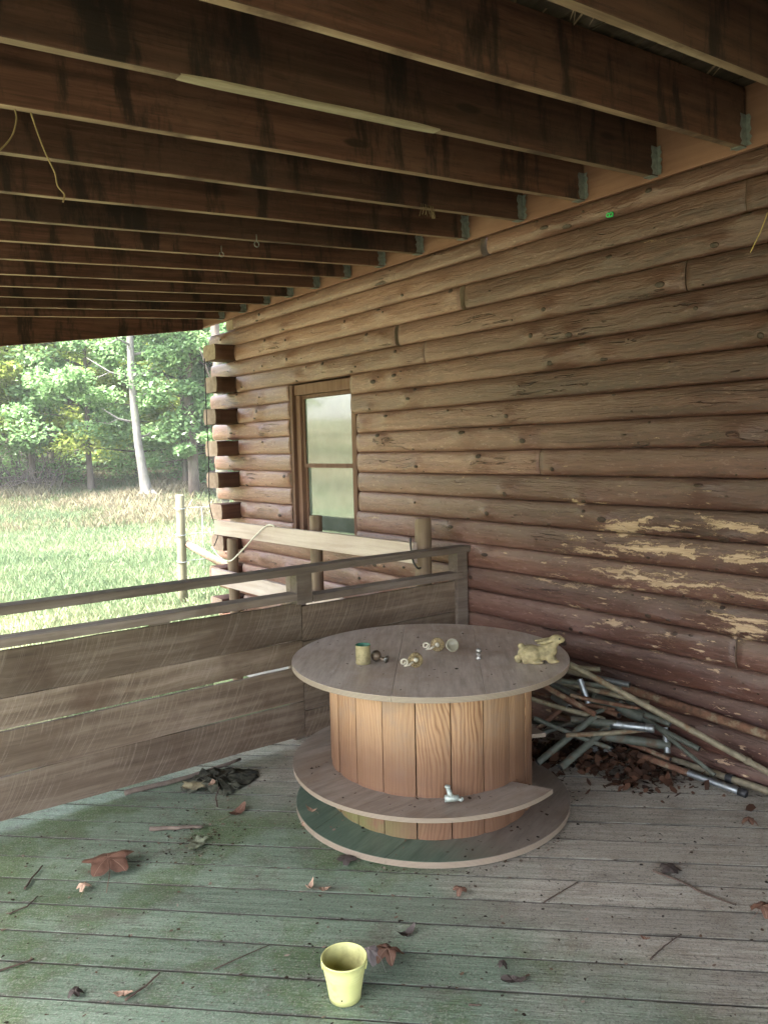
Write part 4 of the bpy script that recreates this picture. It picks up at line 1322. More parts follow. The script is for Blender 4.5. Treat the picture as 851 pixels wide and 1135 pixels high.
pipe('pipe_fitting', (3.20, 2.425, .262), (3.262, 2.18, .205), .031, M['greenpipe'], 'wide grey-green pipe with an open flanged mouth under the sloping pole', 'pipe', True, [(.015, .012, 1.28, 0)])
pipe('pipe', (3.21, 2.45, .215), (3.165, 2.25, .225), .018, M['rust'], 'short reddish grey tube below the wide flanged pipe', 'pipe', True)
pipe('pipe_coupling', (3.06, 2.36, .045), (3.158, 2.285, .045), .021, M['galv'], 'short ribbed green-grey coupling half buried in the leaf litter', 'pipe', True, [(.2, .012, 1.1, 0), (.5, .012, 1.1, 0), (.9, .012, 1.1, 0)])
for (a_, b_, r_, m_) in (((3.02, 2.75, .10), (3.22, 2.24, .16), .016, 'greenpipe'), ((3.27, 2.75, .10), (3.24, 2.02, .055), .013, 'rust'),
        ((2.90, 2.52, .12), (3.26, 2.30, .26), .013, 'greenpipe'), ((3.16, 2.80, .21), (3.18, 2.28, .24), .012, 'rust'), 
        ((2.84, 2.62, .05), (3.20, 2.48, .30), .015, 'rust'), 
        ((2.92, 2.70, .38), (3.25, 2.30, .33), .014, 'greenpipe'), ((3.02, 2.85, .36), (3.31, 2.18, .27), .015, 'greypole'), ((2.87, 2.66, .30), (3.12, 2.30, .20), .014, 'greypole'),
        ((3.20, 2.95, .34), (3.30, 2.06, .20), .017, 'greenpipe'), ((2.84, 2.50, .22), (3.05, 2.22, .10), .013, 'greenpipe'), ((3.26, 2.62, .30), (3.28, 1.90, .13), .015, 'greenpipe'),
        ((2.98, 2.40, .33), (3.29, 2.22, .235), .011, 'rust'), ((2.90, 2.36, .16), (3.22, 2.14, .17), .013, 'greypole'), ((3.30, 2.30, .26), (3.24, 1.80, .05), .012, 'greenpipe'),
        ((2.95, 2.95, .40), (3.22, 2.40, .41), .014, 'greypole')):
    o = pipe('pipe', a_, b_, r_, M[m_], 'thin dull pipe half hidden in the middle of the tangled pile beside the drum', 'pipe', True, None, None, .01)
    o['group'] = 'thin pipes buried in the pile'
wire_thing('cord', [(3.06, 2.36, .115), (3.13, 2.26, .118), (3.18, 2.19, .112), (3.22, 2.15, .10)], .004, M['cable_white'], 'thin white cord lying across the leaf litter under the teal pipe', 'cord')

# ------------------------------------------------------------------ leaves and litter
def leaf_mesh(kind, L, curl, seed):
    """lobed or ovate dry leaf with cupped, crinkled blade; returns MB"""
    rnd = random.Random(seed)
    mb = MB(); n = 48; rings = 6
    vs = [(0, 0, 0)]
    ph = rnd.uniform(0, 6)
    def out(a):
        if kind == 'maple':
            lob = abs(math.cos(2.5 * a))
            return .60 + .40 * lob ** 1.3 * (1 - .22 * abs(a) / PI) * (1 + .12 * math.sin(13 * a + ph))
        return 1. / math.sqrt((math.cos(a)) ** 2 + (math.sin(a) / .42) ** 2) * (1 + .05 * math.sin(9 * a + ph))
    for i in range(1, rings + 1):
        for k in range(n):
            a = -PI + 2 * PI * k / n
            r = L * .5 * out(a) * i / rings
            x, y = r * math.cos(a), r * math.sin(a)
            q = math.hypot(x, y) / (L * .5)
            z = curl * L * ((-.8 if kind == 'maple' else .75) * q * q * (1 + .6 * math.sin(2 * a + ph)) + .16 * q * abs(math.sin(2.5 * a)) + .10 * q * math.sin(5 * a + ph) + .16 * nz(x / L * 6, y / L * 6, seed) + .08 * nz(x / L * 14, y / L * 14, seed))
            vs.append((x, y, z))
    fs = [(0, 1 + k, 1 + (k + 1) % n) for k in range(n)]
    for i in range(rings - 1):
        for k in range(n):
            k2 = (k + 1) % n
            a = 1 + i * n; b = a + n
            fs.append((a + k, b + k, b + k2, a + k2))
    zm = min(v[2] for v in vs)
    vs = [(x, y, z - zm) for x, y, z in vs]
    mb.add(vs, fs, 0, True)
    c = vs[0][2]
    mb.tube([(-L * .18, 0, c + .003), (-L * .55, .004, c * .6 + .004), (-L * .85, .02, .004)], [L * .008, L * .007, L * .006], 6)
    return mb
def leaf(kind, x, y, L, curl, mat, label, rz=0., tiltx=0., z=.001, seed=None):
    o = leaf_mesh(kind, L, curl, seed if seed is not None else int(x * 1000 + y * 77)).build('dead_leaf', M[mat], loc=(x, y, z), rot=(tiltx, 0, rz))
    return tag(o, label, 'leaf', 'dead leaves lying on the deck')
leaf('maple', .90, 2.87, .20, .19, 'leaf', 'largest curled brown leaf, alone on the green boards at the left', R(75), 0, seed=3)
leaf('maple', .785, 2.785, .055, .35, 'leaf_pale', 'small crumpled leaf just below the largest brown leaf', R(80), seed=5)
leaf('ovate', 1.477, 2.968, .11, .18, 'leaf', 'brown leaf scrap on the boards just below the mossy bark slab', R(20), seed=8)
leaf('ovate', 1.405, 2.28, .05, .45, 'leaf_pale', 'small pale curled leaf, one of a pair on the boards left of the drum front', R(30), seed=9)
leaf('ovate', 1.44, 2.235, .045, .3, 'leaf_pale', 'small pale leaf close to its curled neighbour left of the drum front', R(-20), seed=10)
leaf('maple', 1.787, 1.913, .055, .4, 'leaf', 'small brown curled leaf on grey boards in front of the drum', R(60), seed=12)
leaf('maple', 1.612, 2.345, .085, .16, 'leaf_dark', 'flat black rotted leaf touching the front of the drum base', R(15), seed=14)
leaf('maple', 1.372, 1.79, .095, .34, 'leaf', 'brown cupped leaf just right of the yellow bucket', R(-40), seed=15)
leaf('maple', 1.325, 1.825, .085, .40, 'leaf_grey', 'grey shrivelled leaf between the yellow bucket and the brown cupped leaf', R(110), seed=16)
leaf('ovate', 1.494, 1.856, .07, .28, 'leaf_dark', 'dark curled leaf with a stalk behind the yellow bucket', R(-8), seed=18)
leaf('ovate', 1.594, 1.49, .075, .22, 'leaf_dark', 'dark leaf with a long stalk near the front right boards', R(140), seed=19)
leaf('maple', 1.605, 1.545, .04, .4, 'leaf_dark', 'tiny dark crumpled leaf just behind the long-stalked dark leaf', R(60), seed=20)
leaf('maple', 1.636, 2.674, .05, .35, 'leaf_pale', 'small pinkish leaf beside the left rim of the drum base', R(70), seed=21)
leaf('ovate', 1.484, 3.215, .06, .25, 'leaf_pale', 'pinkish leaf lying on the mossy bark slab', R(40), z=.045, seed=22)
leaf('maple', 2.445, 1.19, .09, .3, 'leaf', 'brown leaf cut by the right picture edge on grey boards', R(10), seed=23)
leaf('maple', 3.0, 1.52, .07, .3, 'leaf', 'brown leaf near the wall end of the boards, before the pipes', R(10), seed=24)
leaf('maple', 2.46, 1.53, .085, .14, 'leaf_dark', 'ragged dark leaf at the tip of the long thin twig', R(170), seed=25)
leaf('ovate', 1.70, 2.72, .06, .3, 'leaf_pale', 'pale leaf scrap caught between middle disc and base disc', R(110), z=.032, seed=28)
leaf('maple', .59, 2.245, .05, .25, 'leaf_dark', 'small dark leaf scrap at the lower left of the green boards', R(60), seed=26)
leaf('ovate', .70, 2.16, .055, .25, 'leaf_pale', 'small brown leaf at the bottom left, right of the dark scrap', R(-30), seed=27)
leaf('ovate', 2.05, 1.36, .03, .4, 'leaf', 'tiny brown leaf beside the thin twig on the grey boards', R(-60), seed=29)
# litter bed under the pipes
V = []; T = []
LR = random.Random(9)
for i in range(1300):
    u = LR.random() ** .8
    x = LR.gauss(3.04, .16); y = 2.33 - (x - 3.04) * .9 + LR.gauss(0, .20)
    if x > 3.30 or y > 3.3 or math.hypot(x - SX, y - SY) < .60: continue
    dd = math.hypot((x - 3.08) / .26, (y - 2.32) / .3)
    z = .008 + max(0, .07 * (1 - dd)) * LR.random()
    s = LR.choice((.008, .012, .016, .022, .032)) * LR.uniform(.8, 1.2); n = 6
    a0 = LR.uniform(0, 6.28); tx, ty = LR.gauss(0, .5), LR.gauss(0, .5)
    P = []
    for k in range(n):
        a = 2 * PI * k / n
        rr = s * LR.uniform(.5, 1.05)
        px, py = rr * math.cos(a + a0), rr * math.sin(a + a0) * .8
        P.append((x + px, y + py, max(.004, z + s * .3 + tx * px + ty * py)))
    V.append(P); T.append(LR.random())
tag(cards('leaf_litter', M['litter'], np.array(V), None, np.array(T)), kind='stuff')
pts = []
for i in range(900):
    x = random.uniform(.2, 3.25); y = random.uniform(1.0, 3.42)
    if math.hypot(x - SX, y - SY) < .61: continue
    pts.append((x, y, .0))
for i in range(160):
    a = random.uniform(0, 2 * PI)
    pts.append((SX + random.uniform(.595, .64) * math.cos(a), SY + random.uniform(.595, .64) * math.sin(a), 0))
for i in range(230):
    pts.append((random.gauss(1.22, .11), random.gauss(2.87, .09), 0))
for i in range(90):
    pts.append((random.gauss(1.5, .14), random.gauss(3.2, .14), 0))
for i in range(200):            # dirt collected in the seams
    kx = random.uniform(.5, 3.1); kseam = 2.436 + .149 * random.randint(-4, 14); y = kseam * math.sqrt(2) - kx
    if .9 < y < 3.4 and math.hypot(kx - SX, y - SY) > .61: pts.append((kx, y, -.003))
crumbs('deck_debris', pts, .002, .010, M['crumb'])

# twigs
def twig(pts, r, label, mat='twig', jit=.35, name='twig', cat='twig'):
    P = [Vector(p) for p in pts]
    out = []
    for i in range(len(P) - 1):
        for k in range(5):
            q = P[i].lerp(P[i + 1], k / 5)
            q += Vector((random.uniform(-1, 1), random.uniform(-1, 1), random.uniform(0, .6))) * r * jit
            out.append(q)
    out.append(P[-1])
    base = P[0].copy()
    mb = MB(); mb.tube([p - base for p in out], [r * (1 - .45 * i / len(out)) for i in range(len(out))], 7)
    return tag(mb.build(name, M[mat], loc=base), label, cat, 'twigs and sticks on the deck')
twig([(.622, 2.927, .006), (.66, 2.985, .008), (.712, 3.049, .007)], .0045, 'short black twig at the left, beside the largest brown leaf')
twig([(.40, 2.51, .004), (.47, 2.495, .005), (.542, 2.491, .005)], .004, 'black twig entering from the left picture edge on green boards')
twig([(.54, 2.80, .004), (.60, 2.805, .006), (.645, 2.85, .004)], .003, 'thin bent twig below the short black twig at the left')
twig([(.947, 2.092, .003), (1.04, 2.09, .004), (1.138, 2.088, .003)], .0022, 'hair-thin straight twig left of the yellow bucket')
twig([(1.958, 1.69, .003), (2.05, 1.692, .004), (2.146, 1.696, .003)], .0028, 'thin straight twig on grey boards right of the small brown leaf')
twig([(1.973, 1.293, .003), (2.06, 1.30, .004), (2.154, 1.301, .003)], .0028, 'thin reddish twig nearest the front on the right boards')
twig([(2.41, 1.57, .004), (2.42, 1.46, .005), (2.41, 1.38, .005), (2.43, 1.27, .004)], .0045, 'long dark twig leading from the ragged dark leaf towards the right edge')
twig([(1.425, 1.50, .003), (1.45, 1.475, .004)], .003, 'tiny twig near the bottom edge, left of the long-stalked dark leaf')
twig([(.695, 2.13, .004), (.76, 2.145, .008), (.81, 2.165, .016)], .004, 'short dark twig beside the small brown leaf at bottom left')
twig([(1.44, 3.07, .006), (1.455, 3.12, .02), (1.50, 3.17, .045)], .004, 'thin twig leaning against the mossy bark slab')
twig([(1.135, 3.055, .009), (1.22, 2.99, .011), (1.31, 2.935, .009)], .010, 'short thick bark-covered stick in the middle of the green boards', 'stick', .5, 'stick', 'stick')
twig([(1.17, 3.455, .014), (1.36, 3.43, .014), (1.56, 3.425, .016), (1.75, 3.45, .018)], .0135, 'long grey stick lying along the foot of the board railing', 'stick', .3, 'stick', 'stick')
# mossy slab of bark
def slab():
    bm = bmesh.new()
    P = [(-.15, .02), (-.13, .10), (-.03, .155), (.08, .165), (.20, .10), (.215, .04), (.15, -.06), (.07, -.11), (.02, -.13), (-.05, -.055), (-.12, -.04)]
    rnd = random.Random(4)
    n = 66; vs = []
    P2 = []
    for i in range(n):
        u = i / n * len(P); k = int(u); t = u - k
        a, b = P[k], P[(k + 1) % len(P)]
        P2.append((a[0] + (b[0] - a[0]) * t + rnd.uniform(-.012, .012), a[1] + (b[1] - a[1]) * t + rnd.uniform(-.012, .012)))
    mb = MB(); rings = 8
    vs = []
    for lvl in (0, 1):
        for i in range(rings + 1):
            s = max(.02, i / rings)
            for (x, y) in P2:
                X, Y = x * s, y * s
                z = .036 + .026 * nz(X * 9, Y * 9, 2) + .02 * nz(X * 26, Y * 26, 5) + .010 * nz(X * 70, Y * 70, 5) - .05 * (X * X + Y * Y) / .04
                vs.append((X, Y, max(.004, z - (0 if lvl == 0 else .018)) if lvl == 0 else max(.001, z - .02)))
    fs = []
    for lvl in (0, 1):
        o0 = lvl * (rings + 1) * n
        for i in range(rings):
            for k in range(n):
                q = (o0 + i * n + k, o0 + (i + 1) * n + k, o0 + (i + 1) * n + (k + 1) % n, o0 + i * n + (k + 1) % n)
                fs.append(q if lvl == 0 else tuple(reversed(q)))
    for k in range(n):
        a = rings * n + k; b = rings * n + (k + 1) % n; off = (rings + 1) * n
        fs.append((a, a + off, b + off, b))
    mb.add(vs, fs, 0, True)
    o = mb.build('bark_slab', M['bark_slab'], loc=(1.535, 3.285, .002), rot=(0, 0, R(-15)))
    tag(o, 'dark mossy slab of bark lying by the foot of the board railing', 'bark')
    mb = MB()
    vs = []; 
    for i in range(9):
        for j in range(5):
            x = -.06 + .12 * i / 8; y = -.035 + .07 * j / 4
            w_ = 1 - .25 * abs(i - 4) / 4
            vs.append((x * .8 + .016 * nz(x * 40, y * 40, 1), y * w_ * .8 + .018 * nz(x * 40, y * 40, 4), .008 + .016 * max(0, nz(x * 25, y * 25, 7) + .3)))
    fs = [(i * 5 + j, (i + 1) * 5 + j, (i + 1) * 5 + j + 1, i * 5 + j + 1) for i in range(8) for j in range(4)]
    mb.add(vs, fs, 0, True)
    me_o = mb.build('lichen_flake', M['lichen'], loc=(1.225, 2.82, .001), rot=(0, 0, R(35)))
    tag(me_o, 'crusty grey-green lichen flake on the boards below the thick short stick', 'lichen')
    o2 = me_o.copy(); COL.objects.link(o2); o2.data = me_o.data.copy(); o2.data.materials[0] = M['bark_under']
    o2.name = 'bark_piece'; o2.location = (1.42, 3.27, .03); o2.rotation_euler = (R(10), 0, R(-30))
    tag(o2, 'pale broken bark piece resting on the left end of the mossy slab', 'bark')
slab()

# ------------------------------------------------------------------ small things up on the joists and wall
wire_thing('dry_vine', [(.655, 2.588, 2.575), (.658, 2.585, 2.545), (.64, 2.58, 2.49), (.60, 2.585, 2.44), (.55, 2.59, 2.41)], .0025, M['vine'], 'short dry vine curving down at the left edge from a joist', 'vine')
wire_thing('dry_vine', [(.70, 2.586, 2.575), (.715, 2.583, 2.52), (.735, 2.58, 2.46), (.76, 2.585, 2.41), (.765, 2.58, 2.37), (.785, 2.585, 2.35), (.78, 2.585, 2.325)], .0026, M['vine'], 'longer crinkled dry vine hanging straight down from a joist', 'vine')
def eye_hook(x, y, z, label):
    mb = MB()
    mb.tube([(0, 0, .03), (0, 0, .0)], .0015, 8)
    pts = [(.011 * math.sin(a), 0, -.011 - .011 * -math.cos(a) - .0) for a in np.linspace(.2, 5.6, 18)]
    mb.tube(pts, .0016, 8)
    tag(mb.build('eye_hook', M['galv'], loc=(x, y, z)), label, 'hook')
eye_hook(1.745, 3.432, 2.462 + .01, 'metal eye hook screwed into a joist face near its lower edge')
eye_hook(1.69, 3.0, 2.42, 'small ring hook on the joist one nearer than the eye hook')
mb = MB()
for i in range(16):
    x = random.uniform(-.05, .05)
    mb.tube([(x * .9, 0, .01), (x, -.01, -.02), (x * 1.15 + random.uniform(-.01, .01), -.012, -.03 - random.uniform(.005, .03))], .0011, 5)
tag(mb.build('straw_tuft', M['tuft'], loc=(2.64, 2.985, 2.715)), 'tuft of dry straw stuck under a joist near the log wall', 'straw')
wire_thing('straw', [(3.31, 1.64, 2.47), (3.312, 1.67, 2.40), (3.318, 1.715, 2.325)], .0022, M['straw'], 'single yellow straw hanging on the log wall at the right edge', 'straw')
mb = MB()
for k in range(2):
    pts = [(0, .018 * k - .009 + .009 * math.cos(a), .009 * math.sin(a)) for a in np.linspace(0, 2 * PI, 14)]
    mb.tube(pts, .0035, 6, 0, False)
mb.box((-.003, -.02, -.014), (.003, .004, -.009))
tag(mb.build('plastic_clip', M['clip'], loc=(3.335, 2.43, 2.655)), 'tiny bright green plastic clip fixed on the top log', 'clip')

# ------------------------------------------------------------------ fence posts and wires in the field
fp = thing('fence_post', 'tall round pale wooden fence post with wire bands and a sloping brace', 'fence post', (4.27, 9.89, gz(4.27, 9.89)))
g0 = gz(4.27, 9.89)
mb = MB(); mb.tube([(0.0, 0, -.2), (0.0, 0, .4), (.01, 0, 1.0), (.012, 0, .975 - g0 - .01), (.012, 0, .975 - g0)], [.062, .06, .058, .056, .05], 16); mb.build('post', M['fpost'], fp)
for z in (.35, .62, .98, 1.33):
    mb = MB(); mb.tube([(.066 * math.cos(a), .066 * math.sin(a), z + .01 * math.sin(a)) for a in np.linspace(0, 6.28, 18)], .005, 6, 0, False); mb.build('wire_band', M['wire'], fp)
mb = MB(); mb.tube([(.06, -.02, .86), (1.1, -.35, .12)], .05, 12); mb.build('brace', M['post'], fp)
mb = MB()
for z in (.62, .98, 1.33):
    mb.tube([(.065, 0, z), (.6, .1, z - .02), (1.6, .25, z - .02)], .004, 5)
mb.tube([(.34, .05, -.1), (.34, .05, 1.32)], .004, 5)
mb.build('wire', M['wire'], fp)
gx, gy = 8.3, 30.6
fq = thing('fence_post', 'distant grey weathered fence post standing in the brown meadow', 'fence post', (gx, gy, gz(gx, gy)))
mb = MB(); mb.tube([(0, 0, -.2), (.01, 0, .6), (.02, 0, 1.2), (.02, 0, 1.22)], [.11, .105, .10, .08], 12); mb.build('post', M['fpost'], fq)

# ------------------------------------------------------------------ vegetation
TR = np.random.RandomState(3)
def leaf_cards(centres, radii, n, size, flat=.55):
    """diamond leaf faces spread through flattened clumps"""
    c = np.array(centres); rr = np.array(radii)
    idx = TR.randint(0, len(c), n)
    d = TR.normal(size=(n, 3)); d /= np.linalg.norm(d, axis=1)[:, None]
    d *= (TR.rand(n, 1) ** .45)
    d[:, 2] *= flat
    P = c[idx] + d * rr[idx][:, None]
    s = size * TR.uniform(.55, 1.25, n)[:, None]
    nn = TR.normal(size=(n, 3)); nn[:, 2] = np.abs(nn[:, 2]) + .5; nn /= np.linalg.norm(nn, axis=1)[:, None]
    a = np.cross(nn, TR.normal(size=(n, 3))); a /= np.linalg.norm(a, axis=1)[:, None]
    b = np.cross(nn, a)
    V = np.stack([P - a * s, P + b * s * .55 - a * s * .1, P + a * s, P - b * s * .55 - a * s * .1], axis=1)
    tint = np.clip(.25 + .5 * TR.rand(n) + .25 * (TR.rand(len(c))[idx] - .5), 0, 1)
    return V, tint
def make_tree(x, y, h, r, fol, bark, label, group, clumps, low=.2, spread=2.6, nleaf=4500, size=.16, name='tree', lean=0.):
    z = gz(x, y)
    t = thing(name, label, 'tree', (x, y, z), 0, group)
    mb = MB()
    n = 12
    pts = [(lean * (i / n) * h + .10 * nz(i * .4, x, y) * (i / n) * 3, .10 * nz(i * .4, y, x) * (i / n) * 3, -.3 + (h + .3) * i / n) for i in range(n + 1)]
    rad = [r * (1.45 if i == 0 else 1.12 if i == 1 else (1 - .75 * i / n)) for i in range(n + 1)]
    mb.tube(pts, rad, 12, 0, True, True, .04)
    C = []; Q = []
    for k in range(clumps):
        f = low + (1 - low) * TR.rand()
        p = Vector(pts[min(n, int(f * n))])
        a = TR.rand() * 6.28; d = spread * (1.1 - .5 * f) * TR.uniform(.35, 1.)
        c = Vector((p.x + d * math.cos(a), p.y + d * math.sin(a), p.z + TR.uniform(-.2, .5)))
        C.append(tuple(c)); Q.append(TR.uniform(.45, 1.1) * spread * .31)
        mid = p.lerp(c, .5) + Vector((0, 0, .15))
        mb.tube([p, mid, c], [r * .28 * (1 - .6 * f), r * .17, .012], 6)
    mb.build('trunk', M[bark], t)
    V, tint = leaf_cards(C, Q, nleaf, size)
    cards('crown', M[fol], V, None, tint, t)
    return t
# the pale bare-trunked tree in front of the wood
tx, ty = 9.45, 24.5
pt = thing('pale_tree', 'pale grey tree with a flared base and bare dead side branches', 'tree', (tx, ty, gz(tx, ty)))
mb = MB()
ppts = [(.14, 0, -.3), (.1, 0, 0), (.03, 0, .35), (-.04, 0, .9), (-.16, 0, 1.9), (-.20, .05, 3.0), (-.22, .1, 4.2), (-.20, .1, 5.6), (-.25, .2, 7.5), (-.3, .2, 10)]
mb.tube(ppts, [.40, .31, .19, .145, .125, .118, .11, .10, .085, .05], 16, 0, True, True, .05)
for k in range(5):
    a = k * 1.26 + .4
    mb.tube([(.1, 0, .35), (.1 + .35 * math.cos(a), .35 * math.sin(a), .08), (.1 + .75 * math.cos(a), .75 * math.sin(a), -.12)], [.14, .10, .04], 8)
for (z, dx, dy, L) in ((3.9, -1., .2, 1.3), (3.95, .9, -.3, .9), (4.9, -.8, -.4, 1.2), (4.6, .9, .1, 1.6), (2.5, -.9, .3, 1.0), (2.0, .9, .0, .9), (5.8, .8, .3, 1.8), (3.2, .6, -.5, .7), (6.4, -.9, 0, 2.)):
    bx = -.21
    p0 = Vector((bx, .08, z)); p1 = p0 + Vector((dx * L * .5, dy * L * .5, .12 * L)); p2 = p0 + Vector((dx * L, dy * L, .45 * L))
    mb.tube([p0, p1, p2], [.045, .03, .008], 6)
    mb.tube([p1, p1 + Vector((dx * .3, dy * .3 + .1, -.15)), p1 + Vector((dx * .55, .2, -.1))], [.02, .014, .005], 5)
mb.build('trunk', M['bark_pale'], pt)
C = []; Q = []
for k in range(9):
    C.append((-.6 + TR.normal() * 1.2, TR.normal() * 1.2, TR.uniform(7.0, 10.5))); Q.append(1.1)
V, tint = leaf_cards(C, Q, 5200, .09); cards('crown', M['fol_a'], V, None, tint, pt)
# understory maples around it
def az(px, d):
    """bearing helper used once while laying out the wood: metres along a bearing measured in degrees from +Y"""
    return d * math.sin(R(px)), d * math.cos(R(px))
wood = [  # bearing, distance, height, radius, foliage, bark, clumps, low, spread, leaves
    (23.9, 27.6, 6.8, .10, 'fol_a', 'bark_dark', 34, .24, 2.5, 7000),
    (17.6, 28.4, 7.5, .11, 'fol_a', 'bark_dark', 30, .24, 2.8, 6000),
    (25.8, 27.0, 7.5, .16, 'fol_a', 'bark_dark', 26, .22, 2.4, 5200),
    (14.0, 29.5, 8.0, .12, 'fol_b', 'bark_dark', 30, .26, 2.7, 6000),
    (10.5, 29.0, 7.0, .12, 'fol_b', 'bark_dark', 24, .32, 2.8, 4600),
    (20.8, 32.0, 8.0, .17, 'fol_b', 'bark_dark', 26, .2, 3.2, 5200),
    (28.5, 30.0, 8.0, .17, 'fol_a', 'bark_dark', 26, .2, 3.0, 4800),
    (16.2, 36.0, 8.5, .18, 'fol_b', 'bark_dark', 28, .15, 3.4, 5200),
    (12.2, 38.0, 8.5, .18, 'fol_a', 'bark_dark', 28, .15, 3.4, 5200),
    (7.5, 35.0, 8.0, .17, 'fol_b', 'bark_dark', 26, .2, 3.2, 4800),
    (23.8, 38.0, 9.0, .2, 'fol_b', 'bark_dark', 28, .14, 3.6, 5200),
    (19.0, 42.0, 9.5, .2, 'fol_a', 'bark_dark', 30, .14, 4.0, 5600),
    (27.0, 41.0, 9.5, .2, 'fol_a', 'bark_dark', 30, .14, 4.0, 5600),
    (14.5, 46.0, 9.5, .2, 'fol_b', 'bark_dark', 30, .12, 4.2, 5600),
    (10.0, 45.0, 9.5, .2, 'fol_a', 'bark_dark', 30, .12, 4.2, 5600),
]
notes = ['slender leafy maple whose low boughs hang round the pale bare trunk', 'young maple with teal-green leaves left of the pale bare trunk',
         'leafy maple close behind the protruding corner log ends', 'yellow-green tree behind the meadow, between brush heap and pale trunk',
         'yellow-green tree rising over the brush heap at the left edge', 'tall yellow-green tree directly behind the pale bare trunk',
         'dense green tree just behind the house corner, mostly hidden by the log ends']
for i, (b, d, h, r, fo, ba, cl, lo, sp_, nl) in enumerate(wood):
    x, y = az(b, d)
    make_tree(x, y, h, r, fo, ba, notes[i] if i < 7 else 'tall leafy tree in the back row of the wood beyond the meadow', 'trees of the wood beyond the meadow', int(cl * 2.2), lo, sp_, int(nl * 3.2), .088 if d < 33 else .125)
# one wooded mass further off and around to the left (seen in the window pane)
C = []; Q = []
for i in range(230):
    b = TR.uniform(-75, 36); d = TR.uniform(46, 62) if b > 4 else TR.uniform(30, 55)
    x, y = az(b, d); C.append((x, y, gz(x, y) + TR.uniform(.5, 9))); Q.append(TR.uniform(1.6, 3.4))
V, tint = leaf_cards(C, Q, 55000, .22, .8)
tag(cards('far_woods', M['fol_b'], V, None, tint), kind='stuff')
C = []; Q = []
for i in range(150):
    b = TR.uniform(4, 32); d = TR.uniform(29, 44)
    x, y = az(b, d); C.append((x, y, gz(x, y) + TR.uniform(.1, 1.3))); Q.append(TR.uniform(.5, 1.1))
V, tint = leaf_cards(C, Q, 26000, .075, .7)
tag(cards('undergrowth', M['fol_a'], V, None, tint), kind='stuff')
# extra bare trunks inside the wood
mbt = None
for i in range(16):
    b = TR.uniform(8, 28); d = TR.uniform(29, 43); x, y = az(b, d)
    if i == 0: x, y = az(26.4, 23.5)
    if i == 1: x, y = az(24.4, 26.5)
    t = thing('bare_tree', 'dark thin trunk standing among the leaves of the wood' if i > 1 else ('thick dark trunk close to the house corner log ends' if i == 0 else 'dark trunk between pale tree and house corner'), 'tree', (x, y, gz(x, y)), 0, 'bare trunks in the wood')
    r = TR.uniform(.06, .14) if i > 1 else .15
    mb = MB(); n = 9
    pts = [(.16 * nz(k * .5, i * 3., 1) * k / 3, .16 * nz(k * .5, i * 3., 8) * k / 3, -.3 + 1.2 * k) for k in range(n + 1)]
    mb.tube(pts, [r * (1.3 - .9 * k / n) for k in range(n + 1)], 10, 0, True, True, .05)
    for k in range(4):
        p = Vector(pts[3 + k]); a = TR.rand() * 6.28
        mb.tube([p, p + Vector((math.cos(a) * .7, math.sin(a) * .7, .5)), p + Vector((math.cos(a) * 1.3, math.sin(a) * 1.3, 1.2))], [r * .3, r * .2, .01], 5)
    mb.build('trunk', M['bark_dark'], t)
# brush heap of dead stems at the left
mb = MB()
for i in range(420):
    b = TR.uniform(8, 15.5); d = TR.uniform(28.5, 33); x, y = az(b, d); z = gz(x, y)
    L = TR.uniform(.8, 2.6); a = TR.rand() * 6.28; el = TR.uniform(.2, 1.4)
    p0 = Vector((x, y, z)); u = Vector((math.cos(a) * math.cos(el), math.sin(a) * math.cos(el), math.sin(el)))
    mb.tube([p0, p0 + u * L * .5 + Vector((0, 0, .12)), p0 + u * L + Vector((TR.normal() * .2, TR.normal() * .2, -.15 * L))], [.022, .015, .004], 4, 0, False)
tag(mb.build('dead_brush', M['brush']), kind='stuff')
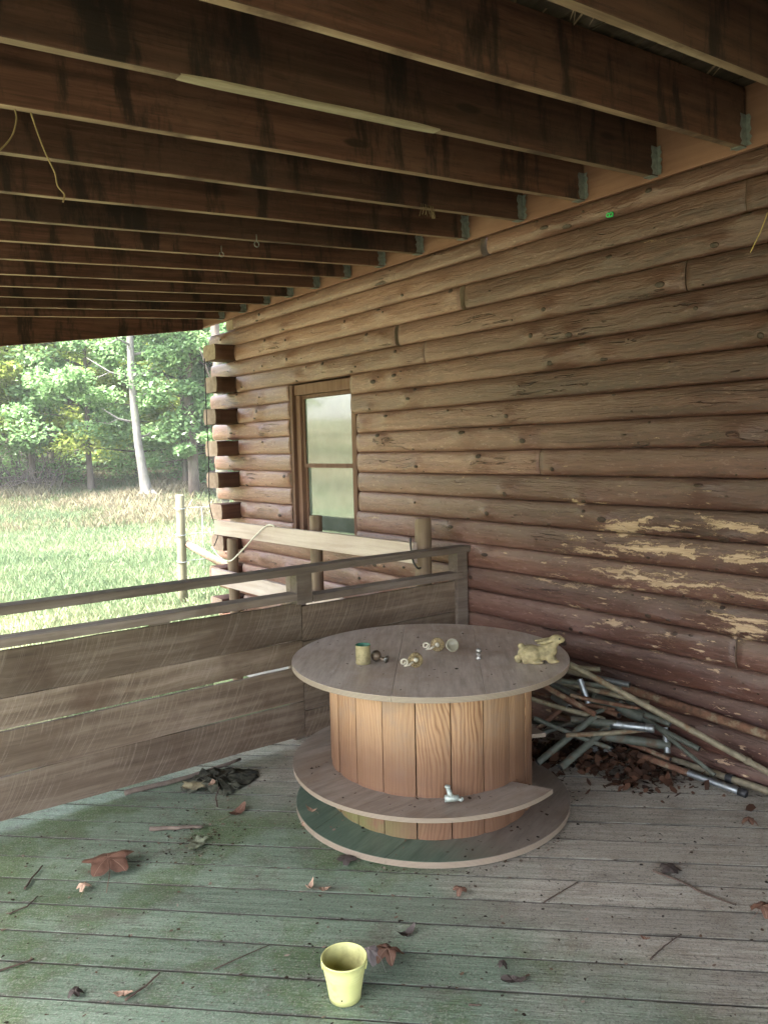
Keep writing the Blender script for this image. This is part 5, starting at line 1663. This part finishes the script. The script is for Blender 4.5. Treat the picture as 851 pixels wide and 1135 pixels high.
# grass
def grass(name, mat, n, region, hmin, hmax, wd, accept):
    out = []; T = []
    while len(out) < n:
        x, y = region()
        ok, hs, tn = accept(x, y)
        if not ok: continue
        z = gz(x, y); h = TR.uniform(hmin, hmax) * hs; a = TR.rand() * 6.28; ln = TR.uniform(.1, .7) * h
        wv = wd * TR.uniform(.6, 1.3)
        ca, sa = math.cos(a), math.sin(a); b2 = TR.rand() * 6.28
        lx, ly = math.cos(b2) * ln, math.sin(b2) * ln
        out.append(((x - ca * wv, y - sa * wv, z - .02), (x + ca * wv, y + sa * wv, z - .02), (x + lx * .4 + ca * wv * .7, y + ly * .4 + sa * wv * .7, z + h * .65), (x + lx, y + ly, z + h)))
        T.append(tn)
    tag(cards(name, mat, np.array(out), None, np.array(T)), kind='stuff')
def reg_near():
    b = TR.uniform(4, 31); d = 6.5 + 19 * TR.rand() ** .75
    return az(b, d)
def acc_near(x, y):
    if x > 3.0 and y < 7.2: return False, 0, 0
    q = nz(x * .35, y * .35, 4.) + .4 * nz(x * 1.3, y * 1.3, 2.)
    d = math.hypot(x, y)
    if q > .25 and TR.rand() < .5: return False, 0, 0
    return True, .7 + .5 * max(0, -q) + .02 * d, float(np.clip(.35 + .5 * q + TR.normal() * .16 + (.25 if d < 11 else 0), 0, 1))
grass('lawn_grass', M['grass'], 110000, reg_near, .045, .17, .006, acc_near)
def reg_far():
    b = TR.uniform(4, 29); d = 19 + 14 * TR.rand() ** .7
    return az(b, d)
def acc_far(x, y):
    q = nz(x * .3, y * .3, 9.) + .6 * nz(x * 1.1, y * 1.1, 4.)
    return True, 1 + .6 * q, float(np.clip(.62 + .8 * q + TR.normal() * .22 - .035 * (x - 7), 0, 1))
grass('meadow_grass', M['meadow'], 50000, reg_far, .08, .34, .008, acc_far)

# thin scattering air added to wash out the field and wood like lens glare
mb = MB(); mb.box((-175, -175, -2.5), (175, 175, 30))
t = NT('glare_veil_air'); pv = t.n('ShaderNodeVolumePrincipled'); pv.inputs['Density'].default_value = .0009; pv.inputs['Color'].default_value = (.86, .9, .88, 1)
t.link(pv.outputs[0], t.out.inputs['Volume'])
tag(mb.build('glare_veil', t.m), kind='stuff')
